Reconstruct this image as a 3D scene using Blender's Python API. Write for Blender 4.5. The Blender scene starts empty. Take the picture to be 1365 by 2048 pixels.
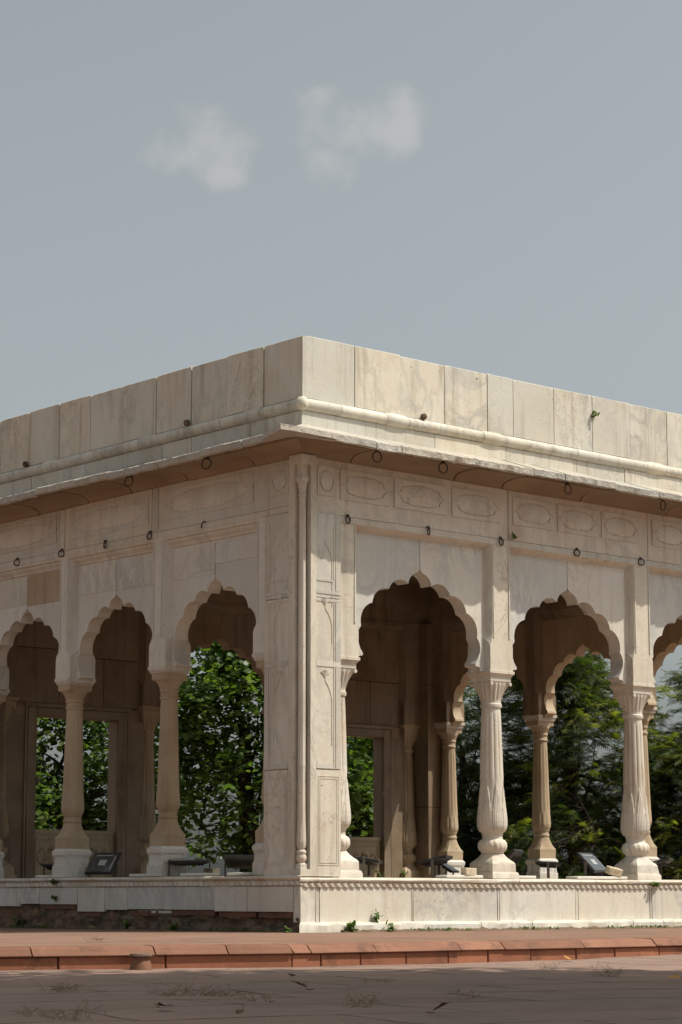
import bpy, bmesh, math, random
import numpy as np
from mathutils import Vector, Matrix, noise
R = random.Random(11)
PI = math.pi
sin, cos, rad = math.sin, math.cos, math.radians
scene = bpy.context.scene
COL = scene.collection

# ------------------------------------------------------------------ camera
YAW, PITCH, FPX = rad(48.83), rad(9.67), 4541.0
CAM = Vector((-15.803, -18.727, 0.357))
FWD = Vector((cos(YAW), sin(YAW), 0)); RGT = Vector((sin(YAW), -cos(YAW), 0)); UP = Vector((0, 0, 1))

def ground(depth, side, z=0.0):
    """a place on the ground, so far ahead of the photographer and so far to the right"""
    p = CAM + FWD * depth + RGT * side
    return Vector((p.x, p.y, z))

cd = bpy.data.cameras.new("camera"); cam = bpy.data.objects.new("camera", cd); COL.objects.link(cam)
f = FWD * cos(PITCH) + UP * sin(PITCH); u = UP * cos(PITCH) - FWD * sin(PITCH)
m = Matrix((RGT, u, -f)).transposed().to_4x4(); m.translation = CAM
cam.matrix_world = m
cd.sensor_fit = 'HORIZONTAL'; cd.sensor_width = 36.0; cd.lens = FPX / 1365 * 36
cd.clip_start = 0.1; cd.clip_end = 3000
scene.camera = cam

# ------------------------------------------------------------------ light
SUN = Vector((0.9, -1.0, 2.1)).normalized()          # towards the sun
EXPO = 0.25
w = bpy.data.worlds.new("World"); scene.world = w; w.use_nodes = True
nt = w.node_tree; nt.nodes.clear()
out = nt.nodes.new("ShaderNodeOutputWorld"); bg = nt.nodes.new("ShaderNodeBackground")
sky = nt.nodes.new("ShaderNodeTexSky"); sky.sky_type = 'NISHITA'; sky.sun_disc = False
sky.sun_elevation = math.asin(SUN.z); sky.sun_rotation = math.atan2(SUN.x, SUN.y)
sky.air_density = 1.0; sky.dust_density = 4.0; sky.ozone_density = 1.5
bg.inputs['Strength'].default_value = 0.108
hz = nt.nodes.new("ShaderNodeHueSaturation"); hz.inputs['Saturation'].default_value = 0.27; hz.inputs['Value'].default_value = 1.0
nt.links.new(sky.outputs[0], hz.inputs['Color'])
tint = nt.nodes.new('ShaderNodeMixRGB'); tint.blend_type = 'MULTIPLY'; tint.inputs[0].default_value = 1; tint.inputs[2].default_value = (.925, .972, .945, 1)
nt.links.new(hz.outputs[0], tint.inputs[1])
# thin white clouds, fixed in the sky by direction
tc = nt.nodes.new("ShaderNodeTexCoord")
def sky_cloud(direction, axes, prev):
    """a small cloud round one direction of the sky: an uneven noise inside a soft oval"""
    sub = nt.nodes.new("ShaderNodeVectorMath"); sub.operation = 'SUBTRACT'; sub.inputs[1].default_value = direction
    nt.links.new(tc.outputs['Generated'], sub.inputs[0])
    side = Vector(direction).cross(UP).normalized(); up = side.cross(Vector(direction)).normalized()
    comps = []
    for ax, size in ((side, axes[0]), (up, axes[1])):
        d = nt.nodes.new("ShaderNodeVectorMath"); d.operation = 'DOT_PRODUCT'; d.inputs[1].default_value = ax / size
        nt.links.new(sub.outputs[0], d.inputs[0])
        p = nt.nodes.new("ShaderNodeMath"); p.operation = 'POWER'; p.inputs[1].default_value = 2
        nt.links.new(d.outputs['Value'], p.inputs[0]); comps.append(p)
    ad = nt.nodes.new("ShaderNodeMath"); ad.operation = 'ADD'
    nt.links.new(comps[0].outputs[0], ad.inputs[0]); nt.links.new(comps[1].outputs[0], ad.inputs[1])
    no = nt.nodes.new("ShaderNodeTexNoise"); no.inputs['Scale'].default_value = 44; no.inputs['Detail'].default_value = 7
    no.inputs['Roughness'].default_value = 0.5; no.inputs['Distortion'].default_value = 0.15
    nt.links.new(tc.outputs['Generated'], no.inputs['Vector'])
    nm = nt.nodes.new("ShaderNodeMath"); nm.operation = 'MULTIPLY_ADD'; nm.inputs[1].default_value = -6.0; nm.inputs[2].default_value = 2.85
    nt.links.new(no.outputs['Fac'], nm.inputs[0])
    s2 = nt.nodes.new("ShaderNodeMath"); s2.operation = 'ADD'
    nt.links.new(ad.outputs[0], s2.inputs[0]); nt.links.new(nm.outputs[0], s2.inputs[1])
    mr = nt.nodes.new("ShaderNodeMapRange"); mr.interpolation_type = 'SMOOTHERSTEP'
    mr.inputs['From Min'].default_value = 1.6; mr.inputs['From Max'].default_value = -1.6
    mr.inputs['To Min'].default_value = 0; mr.inputs['To Max'].default_value = 0.27
    nt.links.new(s2.outputs[0], mr.inputs['Value'])
    mx = nt.nodes.new("ShaderNodeMath"); mx.operation = 'MAXIMUM'
    nt.links.new(mr.outputs[0], mx.inputs[0])
    if prev is not None: nt.links.new(prev.outputs[0], mx.inputs[1])
    else: mx.inputs[1].default_value = 0
    return mx
def sky_dir(px, py):
    X = (px - 682.5) / FPX; Y = -(py - 1024) / FPX
    return (f + RGT * X + u * Y).normalized()
cl = None
for px, py, ax in ((325, 300, (.012, .010)), (425, 265, (.016, .016)), (460, 330, (.010, .010)), (695, 240, (.021, .016)), (650, 195, (.011, .007)), (665, 335, (.012, .010)), (800, 245, (.010, .016))):
    cl = sky_cloud(sky_dir(px, py), ax, cl)
mix = nt.nodes.new("ShaderNodeMixRGB"); mix.inputs['Color2'].default_value = (6.2, 5.8, 5.2, 1)
nt.links.new(cl.outputs[0], mix.inputs['Fac']); nt.links.new(tint.outputs[0], mix.inputs['Color1'])
nt.links.new(mix.outputs[0], bg.inputs['Color']); nt.links.new(bg.outputs[0], out.inputs[0])
SKYMIX, SKYHSV = mix, hz

ld = bpy.data.lights.new("sun", 'SUN'); ld.energy = 4.0; ld.angle = rad(0.53); ld.color = (1.0, 0.925, 0.81)
lo = bpy.data.objects.new("sun", ld); COL.objects.link(lo)
lo.rotation_euler = SUN.to_track_quat('Z', 'Y').to_euler(); lo.location = (20, -20, 40)
scene.view_settings.view_transform = 'Standard'; scene.view_settings.look = 'None'
scene.view_settings.exposure = EXPO; scene.view_settings.gamma = 1.0; scene.view_settings.use_curve_mapping = False
scene.cycles.max_bounces = 8; scene.cycles.diffuse_bounces = 5; scene.cycles.transparent_max_bounces = 6

# ------------------------------------------------------------------ materials
class NT:
    def __init__(s, name):
        s.m = bpy.data.materials.new(name); s.m.use_nodes = True
        s.t = s.m.node_tree; s.t.nodes.clear()
        s.out = s.n("ShaderNodeOutputMaterial"); s.b = s.n("ShaderNodeBsdfPrincipled")
        s.l(s.b.outputs[0], s.out.inputs[0])
        s.geo = s.n("ShaderNodeNewGeometry"); s.P = s.geo.outputs['Position']
    def n(s, t): return s.t.nodes.new(t)
    def l(s, a, b): s.t.links.new(a, b)
    def scaled(s, vec, sc, off=(0, 0, 0)):
        k = s.n("ShaderNodeMapping"); k.inputs['Scale'].default_value = sc; k.inputs['Location'].default_value = off
        s.l(vec, k.inputs['Vector']); return k.outputs[0]
    def noise(s, sc, detail=5, rough=.55, dist=0, vec=None):
        k = s.n("ShaderNodeTexNoise"); k.inputs['Scale'].default_value = sc; k.inputs['Detail'].default_value = detail
        k.inputs['Roughness'].default_value = rough; k.inputs['Distortion'].default_value = dist
        s.l(vec if vec is not None else s.P, k.inputs['Vector']); return k.outputs['Fac']
    def ramp(s, fac, a, b, lo=0., hi=1.):
        k = s.n("ShaderNodeMapRange"); k.inputs['From Min'].default_value = a; k.inputs['From Max'].default_value = b
        k.inputs['To Min'].default_value = lo; k.inputs['To Max'].default_value = hi
        s.l(fac, k.inputs['Value']); return k.outputs[0]
    def math(s, op, a, b=None):
        k = s.n("ShaderNodeMath"); k.operation = op
        for i, v in enumerate((a, b)):
            if v is None: continue
            if isinstance(v, (int, float)): k.inputs[i].default_value = v
            else: s.l(v, k.inputs[i])
        return k.outputs[0]
    def mix(s, fac, a, b, mode='MIX'):
        k = s.n("ShaderNodeMixRGB"); k.blend_type = mode
        for i, v in ((0, fac), (1, a), (2, b)):
            if isinstance(v, (int, float)): k.inputs[i].default_value = v
            elif isinstance(v, tuple): k.inputs[i].default_value = v + (1,) if len(v) == 3 else v
            else: s.l(v, k.inputs[i])
        return k.outputs[0]
    def bump(s, height, strength, dist, prev=None):
        k = s.n("ShaderNodeBump"); k.inputs['Strength'].default_value = strength; k.inputs['Distance'].default_value = dist
        s.l(height, k.inputs['Height'])
        if prev is not None: s.l(prev, k.inputs['Normal'])
        return k.outputs[0]
    def done(s, color, rough, normal=None, metal=0, spec=.3):
        if isinstance(color, tuple): s.b.inputs['Base Color'].default_value = color + (1,)
        else: s.l(color, s.b.inputs['Base Color'])
        if isinstance(rough, (int, float)): s.b.inputs['Roughness'].default_value = rough
        else: s.l(rough, s.b.inputs['Roughness'])
        s.b.inputs['Metallic'].default_value = metal; s.b.inputs['Specular IOR Level'].default_value = spec
        if normal is not None: s.l(normal, s.b.inputs['Normal'])
        return s.m

def marble(name, light, warm, vein=.5, stain=.5, dirt=(.20, .15, .10), island=.16, pit=.5, streak=.35, coarse=1.):
    k = NT(name)
    rnd = k.geo.outputs['Random Per Island']
    # each slab takes its own piece of the pattern
    off = k.n("ShaderNodeCombineXYZ"); k.l(k.math('MULTIPLY', rnd, 7.3), off.inputs[0]); k.l(k.math('MULTIPLY', rnd, 3.1), off.inputs[2])
    va = k.n("ShaderNodeVectorMath"); va.operation = 'ADD'; k.l(k.P, va.inputs[0]); k.l(off.outputs[0], va.inputs[1]); P2 = va.outputs[0]
    big = k.noise(.9, 4, .55, .6, P2)
    c = k.mix(k.ramp(big, .35, .68), light, warm)
    # grey cloudy veins
    v = k.noise(1.7, 7, .6, 1.6, k.scaled(P2, (1.0, 1.0, .55)))
    v = k.math('ABSOLUTE', k.math('SUBTRACT', v, .5))
    vm = k.math('MULTIPLY', k.ramp(v, .07, .0), k.ramp(k.noise(.7, 3, .5, 0, P2), .42, .62))
    c = k.mix(k.math('MULTIPLY', vm, vein), c, tuple(x * y for x, y in zip(light, (.56, .58, .62))))
    cloud = k.ramp(k.noise(2.3, 6, .65, .8, P2), .56, .78)
    c = k.mix(k.math('MULTIPLY', cloud, vein * .5), c, tuple(x * y for x, y in zip(light, (.68, .70, .74))))
    # slab to slab tone
    c = k.mix(1.0, c, k.ramp(rnd, 0, 1, 1 - island, 1 + island * .35), 'MULTIPLY')
    c = k.mix(k.ramp(rnd, .55, 1.0, 0, island * 2.6), c, tuple(x * y for x, y in zip(warm, (1.0, .97, .90))))
    c = k.mix(k.ramp(rnd, .30, 0, 0, island * 2.2), c, tuple(x * y for x, y in zip(light, (.84, .87, .90))))
    # run-off streaks and brown weathering
    st = k.noise(1.0, 5, .6, .25, k.scaled(k.P, (7, 7, .55)))
    c = k.mix(k.math('MULTIPLY', k.ramp(st, .53, .74), streak), c, tuple(x * y for x, y in zip(warm, (.50, .45, .40))))
    br = k.noise(1.25, 7, .62, .4)
    c = k.mix(k.math('MULTIPLY', k.ramp(br, .54, .80), stain), c, tuple(x * y for x, y in zip(warm, (.72, .56, .40))))
    pk = k.noise(2.6, 5, .6, .5, P2)
    c = k.mix(k.math('MULTIPLY', k.ramp(pk, .55, .75), stain * .7), c, tuple(x * y for x, y in zip(light, (.97, .80, .68))))
    gr = k.noise(60, 3, .7)
    c = k.mix(1.0, c, k.ramp(gr, .25, .75, .90, 1.07), 'MULTIPLY')
    cr = k.noise(1.3, 9, .68, 2.2, k.scaled(P2, (1, 1, .6)))
    cm = k.math('MULTIPLY', k.ramp(k.math('ABSOLUTE', k.math('SUBTRACT', cr, .5)), .010, .002), k.ramp(k.noise(.8, 2, .5, 0, P2), .54, .62))
    c = k.mix(k.math('MULTIPLY', cm, pit * .8), c, dirt)
    # pores and small chips
    pt = k.noise(26, 3, .55)
    pm = k.math('MULTIPLY', k.ramp(pt, .675, .72), k.ramp(k.noise(1.6, 2), .42, .58))
    c = k.mix(k.math('MULTIPLY', pm, min(1, pit * 1.4)), c, dirt)
    n1 = k.bump(k.noise(9, 6, .62), min(1, .25 * coarse), .014 * coarse)
    n2 = k.bump(k.noise(75 / coarse ** .5, 4, .65), min(1, .40 * coarse), .0045 * coarse, n1)
    n3 = k.bump(k.math('SUBTRACT', 1.0, pm), .5, .006, n2)
    return k.done(c, k.ramp(big, .3, .7, .62, .48), n3, spec=.25)

M = {}
M['marble'] = marble('weathered_marble', (.655,.632,.56), (.585,.53,.435), vein=.6, stain=.5, streak=.45, pit=.7)
M['panel'] = marble('veined_marble', (.66,.647,.60), (.595,.555,.48), vein=.7, stain=.25, island=.13, streak=.25)
M['parapet'] = marble('parapet_marble', (.665,.638,.56), (.605,.55,.445), vein=.75, stain=.5, island=.15, streak=.7, pit=.8)
M['carved'] = marble('carved_marble', (.655,.615,.535), (.585,.51,.41), vein=.45, stain=.6, island=.03, streak=.55, pit=.7)
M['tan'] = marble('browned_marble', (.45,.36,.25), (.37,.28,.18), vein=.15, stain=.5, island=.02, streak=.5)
M['plinth'] = marble('plinth_marble', (.655,.632,.57), (.595,.545,.455), vein=.6, stain=.3, island=.12, pit=.8, streak=.4)
M['inner'] = marble('dark_marble', (.33,.265,.19), (.20,.145,.095), vein=.35, stain=.8, island=.22, streak=.75)  # darker, browner marble than the outside faces
M['eave'] = marble('rough_eave_stone', (.55,.53,.475), (.46,.42,.35), vein=.5, stain=.5, island=.2, pit=1., streak=.4, coarse=3.)
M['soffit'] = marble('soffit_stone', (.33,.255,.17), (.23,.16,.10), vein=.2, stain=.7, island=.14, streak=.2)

def rubble_mat():
    k = NT('rubble_masonry')
    vo = k.n("ShaderNodeTexVoronoi"); vo.inputs['Scale'].default_value = 5.5; vo.inputs['Randomness'].default_value = 1
    wv = k.n("ShaderNodeVectorMath"); wv.operation = 'MULTIPLY_ADD'; wv.inputs[1].default_value = (.14, .14, .14)
    nz = k.n("ShaderNodeTexNoise"); nz.inputs['Scale'].default_value = 6; nz.inputs['Detail'].default_value = 5; k.l(k.P, nz.inputs['Vector'])
    k.l(nz.outputs['Color'], wv.inputs[0]); k.l(k.scaled(k.P, (1, 1, 1.7)), wv.inputs[2]); k.l(wv.outputs[0], vo.inputs['Vector'])
    c = k.mix(k.ramp(k.noise(4.2, 8, .75, .4), .36, .64), (.36, .25, .165), (.10, .068, .046))
    c = k.mix(.55, c, k.mix(1.0, c, k.mix(.6, (1, 1, 1), vo.outputs['Color']), 'MULTIPLY'))
    c = k.mix(k.ramp(vo.outputs['Distance'], .42, .62), c, (.05, .036, .026))
    c = k.mix(k.ramp(k.noise(1.1, 3), .5, .66), c, (.20, .10, .065))
    c = k.mix(k.math('MULTIPLY', k.ramp(k.noise(2.4, 6, .75), .54, .68), .85), c, (.030, .042, .016))
    c = k.mix(k.ramp(k.noise(46, 3, .7), .35, .75, 0, .5), c, (.46, .36, .26))
    n = k.bump(vo.outputs['Distance'], -.8, .05); n = k.bump(k.noise(26, 7, .8), 1.0, .035, n)
    return k.done(c, .92, n, spec=.1)
M['rubble'] = rubble_mat()

def sandstone(name, a, b, mottled=.5, dark=(.07, .045, .04)):
    k = NT(name); rnd = k.geo.outputs['Random Per Island']
    c = k.mix(k.ramp(k.noise(2.4, 6, .65, .5), .34, .68), a, b)
    c = k.mix(1.0, c, k.ramp(rnd, 0, 1, .82, 1.12), 'MULTIPLY')
    c = k.mix(k.math('MULTIPLY', k.ramp(k.noise(3.6, 8, .72), .52, .74), mottled), c, dark)
    c = k.mix(1.0, c, k.ramp(k.noise(85, 2, .7), .25, .75, .86, 1.12), 'MULTIPLY')
    n = k.bump(k.noise(14, 6, .65), .35, .012); n = k.bump(k.noise(110, 3, .7), .4, .003, n)
    return k.done(c, .85, n, spec=.15)
M['sandstone'] = sandstone('red_sandstone', (.37, .155, .09), (.27, .11, .066), .75)
M['oldbrick'] = sandstone('crumbling_red_stone', (.17, .075, .05), (.12, .075, .05), .8)
M['sandstone_pale'] = sandstone('worn_red_sandstone', (.27, .135, .088), (.20, .10, .066), .8)

def paving_mat(name, a, b, joint, size, rot, dirtcol, dirt):
    k = NT(name)
    mp = k.n("ShaderNodeMapping"); mp.inputs['Rotation'].default_value = (0, 0, rot); k.l(k.P, mp.inputs['Vector'])
    wob = k.n("ShaderNodeTexNoise"); wob.inputs['Scale'].default_value = .9; wob.inputs['Detail'].default_value = 3; k.l(k.P, wob.inputs['Vector'])
    wv = k.n("ShaderNodeVectorMath"); wv.operation = 'MULTIPLY_ADD'; wv.inputs[1].default_value = (.22, .22, 0)
    k.l(wob.outputs['Color'], wv.inputs[0]); k.l(mp.outputs[0], wv.inputs[2])
    br = k.n("ShaderNodeTexBrick"); br.inputs['Scale'].default_value = 1; br.inputs['Brick Width'].default_value = size[0]; br.inputs['Row Height'].default_value = size[1]
    br.inputs['Mortar Size'].default_value = .014; br.inputs['Mortar Smooth'].default_value = .25; br.offset = .43
    br.inputs['Color1'].default_value = (0, 0, 0, 1); br.inputs['Color2'].default_value = (1, 1, 1, 1); br.inputs['Mortar'].default_value = (.5, .5, .5, 1)
    k.l(wv.outputs[0], br.inputs['Vector'])
    c = k.mix(k.ramp(k.noise(.8, 5, .6, .5), .35, .66), a, b)
    c = k.mix(.35, c, k.mix(br.outputs['Color'], tuple(x * .72 for x in a), tuple(x * 1.2 for x in b)))
    c = k.mix(k.math('MULTIPLY', k.ramp(k.noise(1.9, 8, .72, .3), .5, .72), dirt), c, dirtcol)
    c = k.mix(k.math('MULTIPLY', k.ramp(k.noise(7.5, 5, .7), .58, .74), .45), c, tuple(x * .5 for x in b))
    c = k.mix(1.0, c, k.ramp(k.noise(70, 3, .75), .25, .75, .82, 1.16), 'MULTIPLY')
    jm = k.math('MULTIPLY', br.outputs['Fac'], k.ramp(k.noise(1.3, 4), .38, .52, .3, 1))
    c = k.mix(jm, c, joint)
    n = k.bump(k.math('SUBTRACT', 1.0, jm), .9, .03); n = k.bump(k.noise(3.2, 6, .65), .7, .05, n); n = k.bump(k.noise(55, 4, .7), .5, .006, n)
    return k.done(c, .88, n, spec=.12)
M['terrace'] = paving_mat('terrace_paving', (.28, .162, .112), (.215, .135, .097), (.025, .018, .015), (1.15, .62), 0, (.17, .14, .115), .6)
M['court'] = paving_mat('court_paving', (.30, .20, .155), (.23, .165, .135), (.045, .033, .028), (1.7, .95), rad(14), (.16, .125, .105), .65)

def simple(name, col, rough, metal=0, nsc=30, amt=.15, spec=.4):
    k = NT(name); c = k.mix(1.0, k.mix(0.0, col, col), k.ramp(k.noise(nsc, 4, .65), .3, .7, 1 - amt, 1 + amt), 'MULTIPLY')
    return k.done(c, rough, k.bump(k.noise(nsc * 3, 3), .15, .002), metal, spec)
M['iron'] = simple('rusted_iron', (.055, .038, .028), .75, .2, 60, .5)
M['black'] = simple('black_painted_metal', (.02, .018, .017), .45, .1, 18, .35)
M['dusty'] = simple('dusty_metal', (.10, .085, .07), .6, .2, 18, .35)
M['glass'] = simple('dusty_lamp_glass', (.06, .065, .065), .12, .0, 12, .25, .8)
M['reflector_glints'] = simple('reflector_and_glints', (.55, .56, .55), .3, .4, 12, .2, .8)
M['brickstone'] = simple('mortar_brick', (.52, .43, .31), .9, 0, 22, .25)

def leaf_mat(name, dark, light, yellow, trans=.45, rough=.42):
    k = NT(name); rnd = k.geo.outputs['Random Per Island']
    c = k.mix(k.ramp(rnd, 0, .8), dark, light)
    c = k.mix(k.ramp(rnd, .86, 1.0), c, yellow)
    c = k.mix(1.0, c, k.ramp(k.noise(3.0, 3), .3, .7, .75, 1.2), 'MULTIPLY')
    k.l(c, k.b.inputs['Base Color']); k.b.inputs['Roughness'].default_value = rough; k.b.inputs['Specular IOR Level'].default_value = .35
    tr = k.n("ShaderNodeBsdfTranslucent"); k.l(k.mix(1.0, c, (1.5, 1.7, .5), 'MULTIPLY'), tr.inputs['Color'])
    mx = k.n("ShaderNodeMixShader"); mx.inputs[0].default_value = trans
    k.l(k.b.outputs[0], mx.inputs[1]); k.l(tr.outputs[0], mx.inputs[2]); k.l(mx.outputs[0], k.out.inputs[0])
    return k.m
M['broad'] = leaf_mat('broad_green_leaves', (.04, .075, .02), (.10, .165, .04), (.17, .23, .07))
M['feather'] = leaf_mat('fine_feathery_leaves', (.026, .046, .017), (.052, .083, .023), (.16, .17, .04), .35, .6)
M['feather_pale'] = leaf_mat('young_feathery_leaves', (.08, .11, .022), (.17, .19, .035), (.30, .25, .05), .5, .55)
M['weed'] = leaf_mat('weed_leaves', (.06, .10, .03), (.12, .18, .05), (.20, .24, .08), .35, .6)
M['bark'] = simple('bark', (.040, .031, .025), .95, 0, 14, .45, .1)
M['straw'] = simple('dry_straw', (.23, .165, .10), .9, 0, 20, .3, .1)
M['deadleaf'] = simple('dead_leaf', (.12, .06, .03), .8, 0, 30, .4, .2)
M['yellowleaf'] = simple('yellow_leaf', (.50, .26, .06), .7, 0, 30, .3, .2)
M['soil'] = simple('dry_soil', (.14, .10, .07), .95, 0, 9, .45, .1)

# ------------------------------------------------------------------ mesh helpers
class MB:
    def __init__(s): s.v = []; s.f = []
    def add(s, vs, fs):
        o = len(s.v); s.v.extend([tuple(p) for p in vs]); s.f.extend([tuple(i + o for i in q) for q in fs]); return o
    def box(s, x0, x1, y0, y1, z0, z1):
        s.add([(x0, y0, z0), (x1, y0, z0), (x1, y1, z0), (x0, y1, z0), (x0, y0, z1), (x1, y0, z1), (x1, y1, z1), (x0, y1, z1)],
              [(3, 2, 1, 0), (4, 5, 6, 7), (0, 1, 5, 4), (1, 2, 6, 5), (2, 3, 7, 6), (3, 0, 4, 7)])
    def prism(s, poly, z0, z1):
        n = len(poly)
        s.add([(x, y, z0) for x, y in poly] + [(x, y, z1) for x, y in poly],
              [tuple(range(n))[::-1], tuple(range(n, 2 * n))] + [(i, (i + 1) % n, n + (i + 1) % n, n + i) for i in range(n)])
    def loft(s, rings, cap=True):
        n = len(rings[0]); o = s.add([p for r in rings for p in r], [])
        for k in range(len(rings) - 1):
            for i in range(n):
                s.f.append((o + k * n + i, o + k * n + (i + 1) % n, o + (k + 1) * n + (i + 1) % n, o + (k + 1) * n + i))
        if cap:
            s.f.append(tuple(o + i for i in range(n))[::-1]); s.f.append(tuple(o + (len(rings) - 1) * n + i for i in range(n)))
    def lathe(s, prof, seg=64, cx=0, cy=0, z0=0, mod=None, asp=(1, 1)):
        rings = []
        for p in prof:
            z, r = p[0], p[1]; q = p[2] if len(p) > 2 else 0
            ring = []
            for i in range(seg):
                t = 2 * PI * (i + .0) / seg
                k = r / (max(abs(cos(t)), abs(sin(t))) ** q if q else 1)
                if mod: k += mod(t, z, r)
                ring.append((cx + k * cos(t) * (1 + (asp[0] - 1) * q), cy + k * sin(t) * (1 + (asp[1] - 1) * q), z0 + z))
            rings.append(ring)
        s.loft(rings)
    def tube(s, pts, r, n=6, r1=None):
        pts = [Vector(p) for p in pts]; rings = []
        for i, p in enumerate(pts):
            d = (pts[min(i + 1, len(pts) - 1)] - pts[max(i - 1, 0)]).normalized()
            a = d.cross(Vector((.13, .31, .94))).normalized() if abs(d.z) < .95 else d.cross(Vector((1, .1, 0))).normalized()
            b = d.cross(a)
            rr = r if r1 is None else r + (r1 - r) * i / (len(pts) - 1)
            rings.append([p + (a * cos(2 * PI * j / n) + b * sin(2 * PI * j / n)) * rr for j in range(n)])
        s.loft(rings)
    def map(s, fn): s.v = [tuple(fn(*p)) for p in s.v]; return s
    def build(s, name, mat, parent=None, bevel=0, smooth=38, recalc=True, merge=False):
        me = bpy.data.meshes.new(name); me.from_pydata(s.v, [], s.f); me.update()
        if recalc or bevel:
            bm = bmesh.new(); bm.from_mesh(me)
            if merge: bmesh.ops.remove_doubles(bm, verts=bm.verts, dist=1e-5)
            bmesh.ops.recalc_face_normals(bm, faces=bm.faces)
            if bevel:
                ed = [e for e in bm.edges if len(e.link_faces) == 2 and e.calc_face_angle(0) > .6]
                bmesh.ops.bevel(bm, geom=ed, offset=bevel, segments=1, affect='EDGES', clamp_overlap=True)
            bm.to_mesh(me); bm.free()
        me.materials.append(mat)
        if smooth:
            me.shade_smooth(); me.set_sharp_from_angle(angle=rad(smooth))
        o = bpy.data.objects.new(name, me); COL.objects.link(o)
        if parent is not None: o.parent = parent
        return o
def tag(o, label=None, cat=None, group=None, kind=None):
    if label: o['label'] = label
    if cat: o['category'] = cat
    if group: o['group'] = group
    if kind: o['kind'] = kind
    return o
def empty(name, loc, label, cat, group=None, rz=0):
    o = bpy.data.objects.new(name, None); COL.objects.link(o); o.location = loc; o.rotation_euler = (0, 0, rz); o.empty_display_size = .2
    return tag(o, label, cat, group)
def copy_tree(o, parent=None):
    c = o.copy(); COL.objects.link(c)
    if parent is not None: c.parent = parent
    for ch in o.children: copy_tree(ch, c)
    return c
def rj(a): return R.uniform(-a, a)

# ================================================================== the pavilion
LX, LY = 8.80, 7.35
FZ = 0.592                       # floor of the pavilion
PAV = empty('marble_pavilion', (0, 0, 0), 'weathered white marble pavilion with cusped arches, carved columns and plain parapet', 'pavilion')
# a face's own axes: u along it, v inwards, z up
FACE = {'front': (lambda a, v, z: (a, v, z), LX), 'side': (lambda a, v, z: (v, a, z), LY),
        'back': (lambda a, v, z: (a, LY - v, z), LX), 'end': (lambda a, v, z: (LX - v, a, z), LY)}
COLS = {'front': [.70, 3.14, 5.64, 8.10], 'side': [.75, 2.70, 4.65, 6.60], 'back': [.70, 3.14, 5.64, 8.10], 'end': [.75, 2.70, 4.65, 6.60]}
BLK = {'front': .19, 'side': .16, 'back': .19, 'end': .16}

def swept(mb, face, prof, breaks, gap=.006, step=None, jit=None, zj=0.0, vj=0.0):
    """a closed moulding profile [(v, z)] run along a face as a row of slabs, mitred at both corners"""
    fn, L = FACE[face]; n = len(prof)
    br = [None] + [b for b in breaks if .05 < b < L - .05] + [None]
    for k in range(len(br) - 1):
        dz = rj(zj); dv = rj(vj)
        def end(b, which):
            if b is None: return (lambda v: v + .0015) if which == 0 else (lambda v: L - v - .0015)
            return (lambda v: b + gap / 2) if which == 0 else (lambda v: b - gap / 2)
        e0, e1 = end(br[k], 0), end(br[k + 1], 1)
        length = (br[k + 1] if br[k + 1] is not None else L) - (br[k] if br[k] is not None else 0)
        ns = max(1, int(length / step)) if step else 1
        rings = []
        for s in range(ns + 1):
            t = s / ns; ring = []
            for j, (v, z) in enumerate(prof):
                a = e0(v) * (1 - t) + e1(v) * t
                vv, zz = v + dv, z + dz
                if jit: vv, zz = jit(j, a, vv, zz, face)
                ring.append(fn(a, vv, zz))
            rings.append(ring)
        mb.loft(rings)

def slabs(mb, face, edges, v0, v1, z0, z1, gap=.007, vj=.002, zj=0, ztop=None):
    fn, L = FACE[face]
    for a, b in zip(edges[:-1], edges[1:]):
        d = rj(vj); e = rj(zj)
        m_ = MB(); m_.box(a + gap / 2, b - gap / 2, v0 + d, v1, z0, z1 + e); m_.map(fn); mb.add(m_.v, m_.f)

def regular(L, first, step, jitter=.02):
    x, r = first, [0]
    while x < L - .2: r.append(x + rj(jitter)); x += step
    return r + [L]

# ---- plinth ------------------------------------------------------------------
plinth = MB(); plinth.box(.09, LX - .09, .10, LY - .10, -.15, FZ - .02)
PL = plinth.build('plinth', M['inner'], PAV)
mb = MB()
fx, fy = FACE['front'][0], FACE['side'][0]
edges = [0.0, .216, .272, 1.625, 1.648, 2.966, 2.998, 4.275, 4.324, 5.604, 5.639, 6.90, 6.94, 8.2, 8.24, LX]
slabs(mb, 'front', edges, .004, .12, .105, .487, .008, .003)
for face in ('back', 'end'): slabs(mb, face, regular(FACE[face][1], 1.2, 1.2) if face == 'back' else [.13, 1.3, 2.5, 3.7, 5, 6.2, LY - .13], .004, .12, .02, .487, .008, .003)
mb.build('plinth_panel', M['plinth'], PL, bevel=.0035)
mb = MB()
for a, b, zb in ((.125, .909, .216), (.909, 1.494, .217), (1.494, 2.421, .232), (2.421, 3.14, .235), (3.14, 3.592, .226), (3.592, 4.16, .203), (4.16, 4.964, .288), (4.964, 5.397, .293), (5.397, 5.95, .262), (5.95, 6.7, .23), (6.7, LY - .13, .24)):
    slabs(mb, 'side', [a, b], .004, .12, zb, .487, .008, .004)
slabs(mb, 'side', [2.05, 2.95], .02, .12, .190, .222, .006, .002)
mb.build('plinth_panel', M['panel'], PL, bevel=.0035)
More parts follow.
